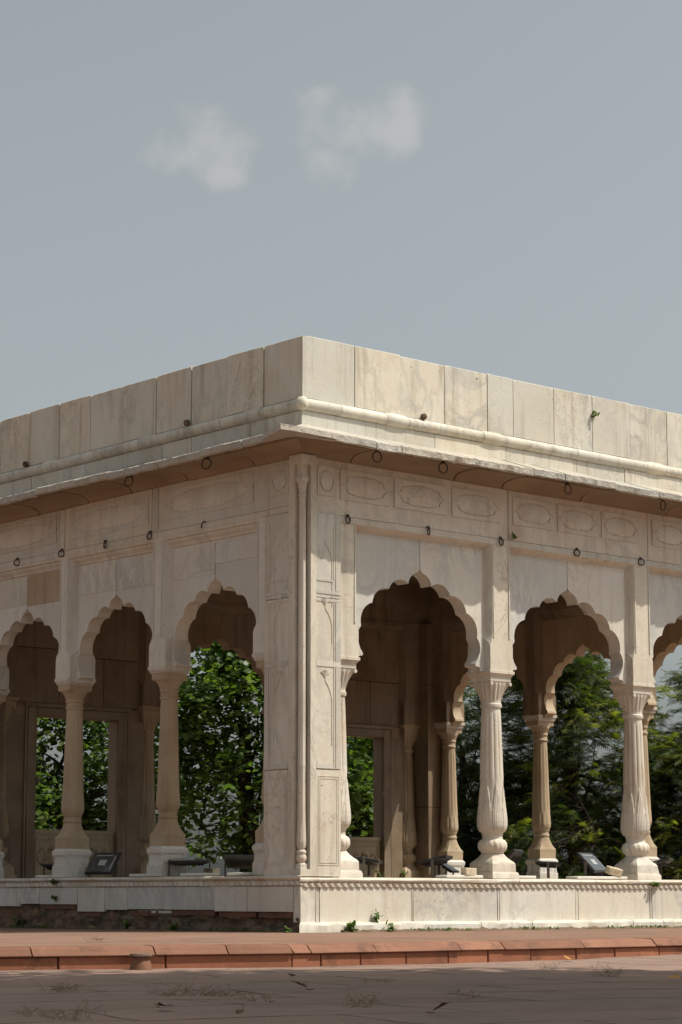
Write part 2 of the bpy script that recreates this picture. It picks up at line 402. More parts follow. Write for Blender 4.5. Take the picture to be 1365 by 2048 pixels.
# bare rubble where the left skirting is gone
mb = MB(); nu, nz = 170, 13
for i in range(nu + 1):
    for j in range(nz + 1):
        a = .02 + (LY - .04) * i / nu; z = -.03 + .37 * j / nz
        d = .07 * noise.fractal((a * 3.1, z * 5, 2), 1, 2, 4) + .045 * noise.fractal((a * 11, z * 13, 8), .9, 2, 4)
        joint = abs((a * 1.9 + .25 * noise.noise((a * 2, z * 4, 3))) % 1 - .5)
        d += .028 * max(0, 1 - joint / .06) - .02 * max(0, 1 - abs(z - .16 - .03 * noise.noise((a * 1.5, 7, 1))) / .016)
        foot = .035 * max(0, 1 - z / .07)
        mb.v.append(fy(a, max(.035 + d * .8 - foot, .024 if z > .16 else -.02), z))
for i in range(nu):
    for j in range(nz):
        q = i * (nz + 1) + j; mb.f.append((q, q + nz + 1, q + nz + 2, q + 1))
tag(mb.build('rubble_base', M['rubble'], PL, smooth=60, recalc=False), 'bare brown rubble masonry under the left wall')
for a, b, z0, z1 in ((.16, .72, .150, .206), (.78, 1.42, .155, .212), (1.5, 2.3, .170, .226), (2.55, 3.1, .160, .218), (4.2, 4.9, .230, .282), (3.7, 4.1, .146, .196)):
    m_ = MB(); ns = 14; rings = []
    for i in range(ns + 1):
        q = a + (b - a) * i / ns; e = [.014 * noise.noise((q * 7, c, 3)) for c in range(4)]
        rings.append([fy(q, .016 + e[0], z0 + e[1]), fy(q, .018 + e[2], z1 + e[3] * .5), fy(q, .2, z1), fy(q, .2, z0)])
    m_.loft(rings); m_.build('rubble_stone', M['oldbrick'], PL, smooth=50)
# skirting along the right face, wrapping the corner
mb = MB()
def rough(j, a, v, z, face):
    n = noise.fractal((a * 5, j * 3.3, 5), 1, 2, 3)
    return v + .006 * n, z + (.006 * n if z > .02 else .0)
swept(mb, 'front', [(-.085, -.03), (-.085, .075), (-.07, .098), (.0, .108), (.10, .106), (.10, -.03)], [2.62, 3.45, 5.2, 5.75, 7.4], .012, .09, rough)
mb.build('base_course', M['plinth'], PL, smooth=30)
# carved leaf moulding round the top of the plinth
mb = MB()
prof = [(.12, .487), (.012, .487), (.010, .53), (.002, .545), (-.022, .551), (-.030, .565), (-.026, .582), (-.01, FZ), (.3, FZ), (.3, .487)]
def sag(j, a, v, z, face):
    s = .012 * noise.noise((a * .55, 3.1 if face == 'front' else 9.7, 0)) + .0035 * noise.noise((a * 4, j, 2))
    return v + .005 * noise.noise((a * 2.3, j * .7, 4)), z + (s - (.012 if face == 'front' else -.012)) * (1 if .49 < z < .6 and v < .2 else .3)
for face in ('front', 'side', 'back', 'end'):
    swept(mb, face, prof, [2.05, 3.3, 4.6, 5.65, 6.9] if face == 'front' else [.95, 2.4, 3.55, 4.75, 6.0], .007, .12, sag)
for face in ('front', 'side'):
    fn, L = FACE[face]; k = 0; a = .015
    while a < L - .07:
        ww = .094; d0 = noise.noise((a * 1.3, 8, 2)) * .004
        worn = 1 if noise.noise((a * 1.1, 5, 5 if face == 'front' else 1)) < .38 else .35
        ring = []
        for i in range(6):
            for j in range(5):
                s, t = i / 5, j / 4
                x = a + ww * (s * .92) + (.034 * (1 - t) ** 2 if face == 'front' else -.034 * (1 - t) ** 2) - .01
                h = max(0, 1 - (2 * s - 1) ** 4) ** .5 * (1 - max(0, 2 * t - 1) ** 4) ** .5 * (.75 + .25 * s)
                sz = sag(0, x, 0, .5, face)[1] - .5
                p = fn(x, .012 - .030 * h * worn + d0, .490 + .053 * t + sz)
                ring.append(p)
        mb.add(ring, [(i * 5 + j, (i + 1) * 5 + j, (i + 1) * 5 + j + 1, i * 5 + j + 1) for i in range(5) for j in range(4)])
        a += ww
mb.build('leaf_moulding', M['carved'], PL, smooth=50)
mb = MB(); mb.box(.28, LX - .28, .28, LY - .28, FZ - .06, FZ - .004); mb.build('floor_slab', M['inner'], PAV)

# ---- columns -------------------------------------------------------------------
def flute(t, z, r): return 0
def vase_mod(t, z, r):
    h = z
    d = 0.0
    if 1.02 < h < 1.96: d += .011 * (abs(sin(6 * t)) ** .6 - .7) * min(1, (h - 1.02) / .15, (1.96 - h) / .08)
    if .30 < h < .45: d += .007 * (abs(cos(8 * t + 9 * (h - .3))) - .5) * min(1, (h - .30) / .03)
    if .53 < h < 1.12:
        ph = (t * 8 / (2 * PI)) % 1; half = .48 * max(0, min(1, (1.10 - h) / .32)) ** .7
        e = half - abs(ph - .5)
        d += .012 * max(0, min(1, e / .05)) - .004 + .004 * abs(sin(24 * t)) * (1 if e > .05 else 0)
        ph2 = (ph + .5) % 1; half2 = .40 * max(0, min(1, (.99 - h) / .3)) ** .7; e2 = half2 - abs(ph2 - .5)
        d = max(d, .006 * max(0, min(1, e2 / .06)) - .003)
    return d
def dense(prof, k=3):
    o = []
    for a, b in zip(prof[:-1], prof[1:]):
        a = tuple(a) + (0,) * (3 - len(a)); b = tuple(b) + (0,) * (3 - len(b)); n = k if b[0] - a[0] > .04 else 1
        for i in range(n): o.append(tuple(p + (q - p) * i / n for p, q in zip(a, b)))
    return o + [tuple(prof[-1]) + (0,) * (3 - len(prof[-1]))]
def bell_mod(z0, z1, n, amp):
    def fn(t, z, r):
        if not z0 < z < z1: return 0
        k = (z - z0) / (z1 - z0)
        return amp * (abs(cos(n * t / 2)) - .55) * min(1, k * 5, (1 - k) * 6 + .2)
    return fn

def impost(mb, hb, z):
    """square moulded block that carries the pilaster: half width hb along the wall, 0.19 across it"""
    def ring(h, d, zz): return [(-h, -d, zz), (h, -d, zz), (h, d, zz), (-h, d, zz)]
    mb.loft([ring(hb - .018, .172, z), ring(hb + .004, .192, z + .03), ring(hb + .012, .200, z + .036), ring(hb + .012, .200, z + .068), ring(hb - .002, .188, z + .072)])
def make_vase_column():
    c = MB(); c.lathe(dense([(.285, .118), (.292, .13), (.302, .132), (.312, .138), (.33, .156), (.355, .167), (.385, .170), (.415, .165), (.44, .148), (.452, .128), (.458, .119), (.50, .116), (.505, .124), (.525, .126), (.53, .128),
        (.545, .142), (.575, .158), (.61, .167), (.66, .169), (.72, .165), (.80, .156), (.90, .147), (1.02, .140), (1.3, .131), (1.65, .121), (1.93, .113), (1.985, .112)], 6), 144, mod=vase_mod)
    o = c.build('vase_column', M['carved'], PAV, smooth=35)
    b = MB(); b.lathe([(0, .218, 1), (.045, .218, 1), (.074, .205, 1), (.076, .190, 1), (.17, .188, 1), (.195, .178, .9), (.215, .163, .72), (.24, .147, .5), (.265, .137, .25), (.287, .130, 0)], 64)
    b.build('base', M['carved'], o, smooth=25)
    k = MB(); k.lathe(dense([(1.98, .108), (1.985, .124), (2.005, .131), (2.03, .128), (2.04, .119), (2.06, .118), (2.10, .124), (2.15, .133, .2), (2.20, .144, .5), (2.25, .156, .8), (2.275, .160, .95), (2.285, .160, 1), (2.29, .168, 1), (2.345, .170, 1)], 3), 64, mod=bell_mod(2.05, 2.28, 16, .016))
    for sx in (-1, 1):
        for sy in (-1, 1):
            m_ = MB(); m_.lathe([(-.03, .0), (-.028, .021), (.028, .021), (.03, 0)], 12); m_.map(lambda x, y, z, sx=sx, sy=sy: (sx * .155 + x, sy * .150 + z, 2.262 + y)); k.add(m_.v, m_.f)
    impost(k, .19, 2.345)
    k.build('capital', M['carved'], o, smooth=30)
    return o
def make_pedestal_column():
    c = MB(); c.lathe(dense([(.345, .134, 1), (.455, .136, 1), (.475, .140, .97), (.49, .135, .88), (.52, .128, .66), (.56, .121, .42), (.60, .115, .22), (.64, .110, .06), (.66, .106), (.668, .116), (.69, .118), (.70, .108), (.735, .106), (.742, .116), (.76, .118),
        (.77, .124), (.80, .134), (.84, .139), (.90, .136), (1.0, .130), (1.2, .122), (1.5, .114), (1.8, .106), (2.02, .100), (2.06, .100)], 4), 64,
        mod=lambda t, z, r: (.009 * (abs(sin(6 * t)) ** .6 - .7) if 1.0 < z < 2.0 else 0) + (.009 * (abs(cos(6 * t)) - .5) if .77 < z < 1.0 else 0) + (.004 * (abs(cos(9 * t)) - .5) if .50 < z < .63 else 0), asp=(.92, 1.22))
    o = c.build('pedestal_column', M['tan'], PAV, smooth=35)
    b = MB()
    b.lathe([(0, .160, 1), (.130, .160, 1), (.136, .155, 1), (.137, .143, 1), (.262, .143, 1), (.263, .158, 1), (.29, .163, 1), (.315, .163, 1), (.347, .136, 1)], 64)
    for sx in (-1, 1):
        for sy in (-1, 1):
            b.lathe([(.10, .026), (.160, .026), (.164, .019), (.235, .019), (.24, .026), (.264, .026)], 16, sx * .132, sy * .132)
            b.box(sx * .178 - .045, sx * .178 + .045, sy * .178 - .045, sy * .178 + .045, .0, .1405) if False else None
    b.map(lambda x, y, z: (x * .88, y * 1.19, z))
    b.build('pedestal', M['panel'], o, smooth=25)
    k = MB(); k.lathe(dense([(2.05, .096), (2.055, .110), (2.075, .114), (2.09, .104), (2.13, .104), (2.14, .114), (2.16, .115), (2.17, .108), (2.20, .118), (2.24, .135), (2.262, .140, .3), (2.275, .136, .8), (2.282, .137, 1), (2.36, .139, 1)], 3), 64, mod=bell_mod(2.17, 2.262, 16, .009), asp=(.92, 1.2))
    k.build('capital', M['tan'], o, smooth=30)
    i = MB(); i.lathe([(2.345, .135, 1), (2.36, .156, 1), (2.395, .160, 1), (2.40, .174, 1), (2.435, .176, 1), (2.44, .164, 1)], 64); i.map(lambda x, y, z: (x * .95, y * 1.13, z))
    i.build('impost', M['marble'], o, smooth=25)
    return o
vaseA, pedB = make_vase_column(), make_pedestal_column()
VC = .25
first = {'front': True, 'side': True}
ncol = 0
for face in ('front', 'side', 'back', 'end'):
    fn, L = FACE[face]; proto = vaseA if face in ('front', 'back') else pedB
    for i, a in enumerate(COLS[face]):
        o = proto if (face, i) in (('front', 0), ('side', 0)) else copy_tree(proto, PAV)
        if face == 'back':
            for q in [o] + list(o.children): q.data = q.data.copy(); q.data.materials[0] = M['tan']  # far columns take the browner marble, their shade put into the colour
        x, y, z = fn(a, VC, FZ - (.008 if face == 'front' else -.02 if face == 'side' else 0)); o.location = (x, y, z)
        o.rotation_euler = (0, 0, 0 if face in ('front', 'back') else PI / 2)

# ---- pilasters over the columns --------------------------------------------------
def pil_ring(fh, wh, d, z, v0=.06, v1=.44):
    return [(-fh, v0, z), (fh, v0, z), (wh, v0 + d, z), (wh, v1 - d, z), (fh, v1, z), (-fh, v1, z), (-wh, v1 - d, z), (-wh, v0 + d, z)]
for face in ('front', 'side', 'back', 'end'):
    fn, L = FACE[face]; hb = BLK[face]; fh, wh = (.15, .212) if hb == .19 else (.095, .175)
    ztop = 4.52 if face in ('front', 'back') else 4.565
    for a in COLS[face]:
        mb = MB(); zb = FZ + 2.405
        mb.loft([pil_ring(hb - .004, hb, .004, zb), pil_ring(hb - .004, hb, .004, 3.29), pil_ring(hb - .02, hb + .004, .03, 3.33), pil_ring(fh + .012, wh, .085, 3.37), pil_ring(fh, wh, .098, 3.45),
                 pil_ring(fh, wh, .098, ztop, .056, .444)])
        # raised fillet down each arris and the little tongue where it ends
        for s in (-1, 1):
            for q0, q1 in ((.062, .070),):
                m_ = MB(); m_.prism([(s * (fh - .012), .050), (s * (fh - .030), .050), (s * (fh - .030), .062), (s * (fh - .012), .062)], 3.42, ztop - .03); mb.add(m_.v, m_.f)
            m_ = MB(); m_.prism([(s * (fh + .026), .094), (s * (fh + .036), .110), (s * (fh + .046), .134), (s * (fh + .036), .142), (s * (fh + .022), .118), (s * (fh + .016), .102)], 3.40, ztop - .05); mb.add(m_.v, m_.f)
            m_ = MB(); m_.lathe([(-.035, .0), (-.01, .014), (.01, .012), (.045, 0)], 8); m_.map(lambda x, y, z, s=s: (s * (fh - .02) + x, .056 + y * .6, 3.40 + z)); mb.add(m_.v, m_.f)
        mb.map(lambda x, y, z, a=a: fn(a + x, y, z))
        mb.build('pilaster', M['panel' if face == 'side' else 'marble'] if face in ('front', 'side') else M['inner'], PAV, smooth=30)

# ---- arches ----------------------------------------------------------------------
def arc3(p0, p1, p2, n):
    (x0, y0), (x1, y1), (x2, y2) = p0, p1, p2
    d = 2 * (x0 * (y1 - y2) + x1 * (y2 - y0) + x2 * (y0 - y1))
    ux = ((x0 * x0 + y0 * y0) * (y1 - y2) + (x1 * x1 + y1 * y1) * (y2 - y0) + (x2 * x2 + y2 * y2) * (y0 - y1)) / d
    uy = ((x0 * x0 + y0 * y0) * (x2 - x1) + (x1 * x1 + y1 * y1) * (x0 - x2) + (x2 * x2 + y2 * y2) * (x1 - x0)) / d
    r = math.hypot(x0 - ux, y0 - uy); a0 = math.atan2(y0 - uy, x0 - ux); a1 = math.atan2(y1 - uy, x1 - ux); a2 = math.atan2(y2 - uy, x2 - ux)
    def unwrap(a, ref):
        while a - ref > PI: a -= 2 * PI
        while a - ref < -PI: a += 2 * PI
        return a
    a1 = unwrap(a1, a0); a2 = unwrap(a2, a1)
    return [(ux + r * cos(a0 + (a2 - a0) * i / n), uy + r * sin(a0 + (a2 - a0) * i / n)) for i in range(n + 1)]
def half_outline(su, dz):
    pts = [(0, 4.106), (.016, 4.078), (.045, 4.055), (.085, 4.040), (.122, 4.018), (.155, 3.983), (.176, 3.945), (.181, 3.914)]
    pts += arc3((.181, 3.914), (.350, 3.945), (.487, 3.826), 12)[1:]
    pts += arc3((.487, 3.826), (.662, 3.787), (.744, 3.648), 12)[1:]
    pts += arc3((.744, 3.648), (.890, 3.545), (.915, 3.372), 12)[1:]
    pts += arc3((.915, 3.372), (.968, 3.272), (.945, 3.165), 8)[1:]
    pts += [(.925, 3.115), (.900, 3.085), (.888, 3.066), (.888, 3.045), (.905, 3.038), (.945, 3.032), (.962, 3.02), (.964, 2.985)]
    return [(x * su, z + dz * max(0, (z - 3.1) / .9)) for x, z in pts]
def arch(face, a0, a1, matname):
    """two carved half panels meeting at the point of the cusped arch"""
    fn, L = FACE[face]; mid = (a0 + a1) / 2; half = (a1 - a0) / 2
    big = face in ('front', 'back'); su = half / 1.23 if big else .815
    H = half_outline(su, 0 if big else -.078)
    zt = 4.46 if big else 4.44
    mb = MB()
    for s in (-1, 1):
        g = .003 if s < 0 else .0035; v0, v1 = .156 + (.003 if s < 0 else 0), .344
        opening = [(max(x, g), z) for x, z in H]
        poly = [(g, zt)] + opening + [(half - .03, 2.985), (half - .03, zt)]
        # each point of the cusped edge is joined to the rim of the panel along a ray from the arch's centre
        xm, zc = half - .03, 3.0; corner_t = math.atan2(zt - zc, xm - g); rim, edge = [], []
        prev = None
        for x, z in opening:
            t = math.atan2(z - zc, x - g)
            if prev is not None and prev > corner_t >= t: rim.append((xm, zt)); edge.append(edge[-1])
            if t > corner_t: rim.append((g + (zt - zc) / math.tan(t) if t < PI / 2 - 1e-4 else g, zt))
            else: rim.append((xm, zc + (xm - g) * math.tan(t)))
            edge.append((x, z)); prev = t
        n = len(edge)
        for v, flip in ((v0, 0), (v1, 1)): pass
        vs = [(s * x, v, z) for q in (edge, rim) for v in (v0, v1) for x, z in q]      # edge front, edge back, rim front, rim back
        fs = []
        for i in range(n - 1):
            fs += [(i, i + 1, 2 * n + i + 1, 2 * n + i), (n + i, n + i + 1, 3 * n + i + 1, 3 * n + i), (i, i + 1, n + i + 1, n + i), (2 * n + i, 2 * n + i + 1, 3 * n + i + 1, 3 * n + i)]
        fs += [(0, n, 3 * n, 2 * n), (n - 1, 2 * n - 1, 4 * n - 1, 3 * n - 1)]
        mb.add([(mid + x, v, z) for x, v, z in vs], fs)
    mb.map(fn)
    # inner roll just inside the arch, seen on the curved underside
    return mb.build('cusped_arch', M[matname], PAV, smooth=32, merge=True)
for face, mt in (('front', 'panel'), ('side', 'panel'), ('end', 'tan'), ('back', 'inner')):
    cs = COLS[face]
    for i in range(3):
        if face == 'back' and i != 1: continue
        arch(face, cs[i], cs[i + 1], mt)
# slab joints of the spandrels: thin facing slabs set on the arch panels (left face has the clearest ones)
def facing(face, quads, mat='panel'):
    fn, L = FACE[face]; mb = MB()
    for a0, a1, z0, z1 in quads:
        m_ = MB(); m_.box(a0 + .003, a1 - .003, .1500 + rj(.0012), .158, z0 + .003, z1 - .003); m_.map(fn); mb.add(m_.v, m_.f)
    return mb.build('facing_slab', M[mat], PAV, bevel=.002)
facing('side', [(.93, 1.7225, 4.16, 4.44), (1.7285, 2.52, 3.90, 4.44) if False else (1.7285, 2.52, 4.045, 4.44)])
facing('side', [(2.875, 3.672, 4.045, 4.44), (3.678, 4.475, 4.06, 4.44)])
tag(facing('side', [(4.825, 5.622, 4.045, 4.44)], 'tan'), 'browner facing slab with a dark scratched stain')
facing('side', [(5.628, 6.425, 4.06, 4.44)])
# ---- walls with windows between the columns of the far side --------------------------
fnb = FACE['back'][0]
for i in (0, 2):
    a0, a1 = COLS['back'][i], COLS['back'][i + 1]; mid = (a0 + a1) / 2; hw = .665
    mb = MB()
    for p in ((a0 + .02, mid - hw, FZ, 2.78), (mid + hw, a1 - .02, FZ, 2.78), (a0 + .02, a1 - .02, 2.78, 2.952), (a0 + .02, mid - .31, 2.962, 3.70), (mid - .30, mid + .42, 2.962, 3.62), (mid + .43, a1 - .02, 2.962, 3.62), (a0 + .02, mid + .05, 3.71, 4.46), (mid + .06, a1 - .02, 3.63, 4.46)):
        m_ = MB(); m_.box(p[0], p[1], .158, .342, p[2], p[3]); mb.add(m_.v, m_.f)
    mb.map(fnb); W = mb.build('window_wall', M['inner'], PAV, bevel=.003)
    mb = MB()
    for v0, v1 in ((.125, .1575), (.3425, .375)):
        for x0, x1, z0, z1 in ((mid - hw - .15, mid - hw - .008, FZ, 2.90), (mid + hw + .008, mid + hw + .15, FZ, 2.90), (mid - hw - .0075, mid + hw + .0075, 2.785, 2.90), (mid - hw - .21, mid + hw + .21, 2.905, 2.96)):
            mb.box(x0, x1, v0, v1, z0, z1)
        for x0, x1 in ((mid - hw - .19, mid - hw - .155), (mid + hw + .155, mid + hw + .19)): mb.box(x0, x1, v0 + .006, v1 - .006, FZ, 2.904)
    mb.box(mid + hw - .03, mid + hw + .0078, .33, .40, 1.88, 1.96); mb.box(mid - hw - .0078, mid - hw + .03, .33, .40, 1.88, 1.96)
    mb.map(fnb); mb.build('window_frame', M['inner'], W, bevel=.006)
    # low carved railing
    mb = MB(); mb.box(mid - hw + .003, mid + hw - .003, .205, .30, FZ, 1.215); mb.box(mid - hw + .002, mid + hw - .002, .19, .315, 1.215, 1.272)
    for sv, v in ((1, .303), (-1, .202)):
        for x in (mid - hw + .05, mid + hw - .07): mb.box(x, x + .018, v - .008, v + .008, FZ + .06, 1.17)
        mb.box(mid - hw + .072, mid + hw - .076, v - .008, v + .008, 1.14, 1.16); mb.box(mid - hw + .072, mid + hw - .076, v - .008, v + .008, FZ + .08, FZ + .10)
        for q in range(7):
            cx = mid - hw + .16 + q * .17
            for sgn in (-1, 1):
                pts = [(cx + sgn * (.075 * cos(t)) * (1 - t / 9), v, .93 + (.16 * sin(t) - .02) * (1 - t / 10) * (1 if q % 2 else -1)) for t in [x * .42 for x in range(12)]]
                mb.tube(pts, .021, 6, .010)
            mb.lathe([(-.03, 0), (-.015, .03), (.015, .03), (.03, 0)], 8, cx, v, .93 + (.09 if q % 2 else -.09))
    mb.map(fnb); mb.build('carved_railing', M['tan'], W, smooth=35, bevel=0)

# ---- beams, frieze -------------------------------------------------------------------
for face in ('front', 'side', 'back', 'end'):
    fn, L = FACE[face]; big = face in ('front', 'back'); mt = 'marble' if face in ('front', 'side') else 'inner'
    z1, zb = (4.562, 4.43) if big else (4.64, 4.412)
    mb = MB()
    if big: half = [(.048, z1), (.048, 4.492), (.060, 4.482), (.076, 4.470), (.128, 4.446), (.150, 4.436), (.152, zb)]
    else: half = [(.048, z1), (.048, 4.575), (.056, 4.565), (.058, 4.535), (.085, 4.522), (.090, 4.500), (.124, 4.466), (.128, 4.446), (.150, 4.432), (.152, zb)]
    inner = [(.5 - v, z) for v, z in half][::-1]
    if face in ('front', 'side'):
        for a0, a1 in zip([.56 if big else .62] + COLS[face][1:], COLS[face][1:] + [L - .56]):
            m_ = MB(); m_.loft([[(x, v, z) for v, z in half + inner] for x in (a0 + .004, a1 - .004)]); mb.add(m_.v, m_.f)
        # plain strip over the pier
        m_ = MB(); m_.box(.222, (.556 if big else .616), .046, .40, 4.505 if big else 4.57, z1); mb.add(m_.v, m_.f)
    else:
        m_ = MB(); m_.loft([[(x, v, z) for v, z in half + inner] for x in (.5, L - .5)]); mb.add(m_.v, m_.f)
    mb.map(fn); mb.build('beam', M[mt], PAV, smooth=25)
    # frieze slabs with lobed cartouches
    if face in ('front', 'side'):
        cuts = [.222] + [c + .13 for c in COLS[face][1:-1]] + [L - .222]
        mb = MB()
        for a0, a1 in zip(cuts[:-1], cuts[1:]):
            m_ = MB(); m_.box(a0 + .005, a1 - .005, .052 + rj(.003), .42, z1 + .005, 5.185); m_.map(fn); mb.add(m_.v, m_.f)
        if face == 'side':
            for c in COLS[face][1:-1]:
                m_ = MB(); m_.box(c - .005, c + .095, .040, .06, z1 + .03, 5.16); m_.map(fn); mb.add(m_.v, m_.f)
        FR = mb.build('frieze', M['carved' if face == 'front' else 'marble'], PAV, bevel=.003)
        if face == 'front':
            rects = [(.60, 1.36, 4.745, 5.095), (1.42, 2.25, 4.745, 5.095), (2.33, 3.14, 4.745, 5.095), (3.34, 4.06, 4.755, 5.10), (4.11, 4.84, 4.755, 5.10), (4.90, 5.60, 4.755, 5.10), (5.85, 6.52, 4.755, 5.10), (6.58, 7.3, 4.755, 5.10), (7.38, 8.1, 4.755, 5.10), (.26, .54, 4.76, 5.10)]
        else:
            rects = [(.90, 2.60, 4.755, 5.125), (2.88, 4.56, 4.755, 5.125), (4.83, 6.50, 4.755, 5.125), (.27, .60, 4.78, 5.12)]
        for x0, x1, z0, z2 in rects:
            cx, cz = (x0 + x1) / 2, (z0 + z2) / 2; A, B = (x1 - x0) / 2 - .035, (z2 - z0) / 2 - .035; seg = 144; ph = R.uniform(0, 9)
            ring = []
            for i in range(seg):
                t = 2 * PI * i / seg; nl = 7 if A > .5 else 5
                k = 1 - .085 * abs(sin(nl * t)) ** .55 + .12 * max(0, 1 - abs((t + PI / 2) % PI - PI / 2) / .10) + .10 * max(0, 1 - abs(t % PI - PI / 2) / .09)
                k += .030 * noise.noise((cos(t) * 4 * A / B, sin(t) * 4, ph)) + .02 * noise.noise((cos(t) * 13 * A / B, sin(t) * 13, ph))
                ring.append((A * .93 * math.copysign(abs(cos(t)) ** .75, cos(t)) * k, B * .93 * math.copysign(abs(sin(t)) ** .75, sin(t)) * k))
            mb = MB(); V0, V1 = (.041 if face == 'front' else .0445), .0535
            rim = []
            for x, z in ring:
                q = min((A + .03) / max(abs(x), 1e-6), (B + .03) / max(abs(z), 1e-6)); rim.append((x * q, z * q))
            n = seg; vs = []
            for q, v in ((ring, V0 + .002), (rim, V0), (rim, V1), (ring, V1)): vs += [(cx + x, v, cz + z) for x, z in q]
            mb.add(vs, [(r * n + i, r * n + (i + 1) % n, ((r + 1) % 4) * n + (i + 1) % n, ((r + 1) % 4) * n + i) for r in range(4) for i in range(n)])
            inner = []
            for x, z in ring:
                l = math.hypot(x, z); g = .0045 + .011 * max(0, min(1, .35 - z / B * .8)) + .006 * noise.noise((x * 9, z * 9, ph)); g = max(.0015, g); inner.append((x * (1 - g / l), z * (1 - g / l)))
            o = mb.add([(cx + x, V1, cz + z) for x, z in inner] + [(cx + x, V0 + .004, cz + z) for x, z in inner] + [(cx + x * .93, V0, cz + z * .93) for x, z in inner], [])
            for r in (0, 1): mb.f += [(o + r * n + i, o + r * n + (i + 1) % n, o + (r + 1) * n + (i + 1) % n, o + (r + 1) * n + i) for i in range(n)]
            mb.f.append(tuple(o + 2 * n + i for i in range(n)))
            mb.map(fn); mb.build('cartouche', M['carved' if face == 'front' else 'marble'], FR, smooth=30)
    else:
        m_ = MB(); m_.box(.2, L - .2, .06, .44, z1 + .004, 5.185); m_.map(fn); m_.build('frieze', M['inner'], PAV)

# ---- corner piers ---------------------------------------------------------------------
N = .136
def corner(fx_, main, mt='marble'):
    mb = MB(); PX, PY = .58, .64
    post = [(N, .0), (.216, .0), (.216, .30), (.30, .30), (.30, .216), (.0, .216), (.0, N), (N, N)]
    post = [(N, 0.), (.216, 0.), (.216, .216), (0., .216), (0., N), (N, N)]
    full = [(0, 0), (.216, 0), (.216, .216), (0, .216)]
    mb.prism(full, FZ, .668); mb.prism(post, .668, 5.075); mb.prism(full, 5.075, 5.185)
    # the pier proper, in courses
    for z0, z1 in ((FZ, 1.735), (1.742, 3.612), (3.620, 4.558)):
        mb.prism([(.222, .012), (PX, .012), (PX, PY), (.012, PY), (.012, .222), (.2155, .222), (.2155, .2155), (.222, .2155)], z0, z1)
    # panels and rules of the two faces
    def rule(face, a0, a1, z0, z1, v=.006):
        m_ = MB(); m_.box(a0, a1, v, .0125, z0, z1); m_.map((lambda x, y, z: (x, y, z)) if face == 0 else (lambda x, y, z: (y, x, z))); mb.add(m_.v, m_.f)
    for face, e in ((0, PX), (1, PY)):
        a0 = .226
        for z0, z1 in ((2.86, 2.92), (3.66, 3.70), (3.575, 3.6)): rule(face, a0, e - .005, z0, z1)
        rule(face, e - .075, e - .004, 1.75, 2.858); rule(face, e - .075, e - .004, 2.922, 3.573)
        rule(face, e - .105, e - .087, 1.75, 2.858, .007); rule(face, e - .105, e - .087, 2.922, 3.573, .007)
        rule(face, e - .075, e - .004, 3.702, 4.45); rule(face, e - .105, e - .087, 3.83, 4.40, .007); rule(face, a0, e - .11, 3.80, 3.826)
        for k, (i0, i1) in enumerate(((.03, .022), (.055, .012))):
            rule(face, a0 + i0, a0 + i0 + .007, .68 + i0, 1.70 - i0, .008); rule(face, e - i0 - .007, e - i0, .68 + i0, 1.70 - i0, .008)
            rule(face, a0 + i0 + .0072, e - i0 - .0072, .68 + i0, .687 + i0, .008); rule(face, a0 + i0 + .0072, e - i0 - .0072, 1.693 - i0, 1.70 - i0, .008)
        rule(face, a0, e - .110, 1.75, 1.80)
        # incised vase of flowers and ogee arch
        c = (a0 + e - .105) / 2
        for zb in (2.62, 3.42, 4.14):
            ogee = [(0, .10), (.01, .07), (.05, .02), (.075, -.03), (.095, -.09), (.10, -.16)]
            for s in (1,):
                m_ = MB(); m_.tube([(c + s * x + .004 * noise.noise((z * 30, zb, face)), .010, zb + z) for x, z in ogee] + [(c + s * .10, .010, zb - (.62 if zb != 3.42 else .3))], .0048, 5)
                m_.map((lambda x, y, z: (x, y, z)) if face == 0 else (lambda x, y, z: (y, x, z))); mb.add(m_.v, m_.f)
            if zb < 4:
                for k in range(7):
                    t = (k - 3) * .33
                    m_ = MB(); m_.tube([(c, .010, zb + .11), (c + .03 * sin(t), .008, zb + .15), (c + .055 * sin(t) * 1.3, .010, zb + .15 + .05 * cos(t))], .005, 4, .009)
                    m_.map((lambda x, y, z: (x, y, z)) if face == 0 else (lambda x, y, z: (y, x, z))); mb.add(m_.v, m_.f)
    mb.map(fx_)
    o = mb.build('corner_pier', M[mt], PAV, bevel=0, smooth=30)
    if main:
        k = MB(); c0 = .084
        k.lathe(dense([(.0, 0.0552, .8), (.05, 0.0552, .5), (.065, 0.0423), (.075, 0.0423), (.085, 0.0515), (.11, 0.0589), (.135, 0.0570), (.16, 0.0460), (.165, 0.0534), (.185, 0.0561), (.20, 0.0478), (.205, 0.0368), (.22, 0.0368),
            (.225, 0.0448), (.26, 0.0528), (.30, 0.0544), (.36, 0.0520), (.46, 0.0480), (.62, 0.0448), (1.0, 0.0424), (1.1, 0.0448), (1.104, 0.0452), (1.11, 0.0440), (3.0, 0.0416), (4.0, 0.0384), (4.05, 0.0384), (4.055, 0.0448), (4.08, 0.0464), (4.09, 0.0400),
            (4.12, 0.0416), (4.17, 0.0480), (4.215, 0.0576), (4.22, 0.0640, .6), (4.26, 0.0656, .9), (4.30, 0.0480, .9), (4.41, .05, .9)], 3), 40, c0, c0, .668,
            mod=lambda t, z, r: (.0035 * (abs(cos(5 * t)) - .5) if z < .5 or z > 4.0 else .004 * (abs(sin(4 * t)) - .6)))
        k.map(fx_); k.build('corner_colonette', M['carved'], o, smooth=35)
    return o
corner(lambda x, y, z: (x, y, z), True)
corner(lambda x, y, z: (LX - x, y, z), True)
corner(lambda x, y, z: (x, LY - y, z), False, 'inner')
corner(lambda x, y, z: (LX - x, LY - y, z), False, 'inner')

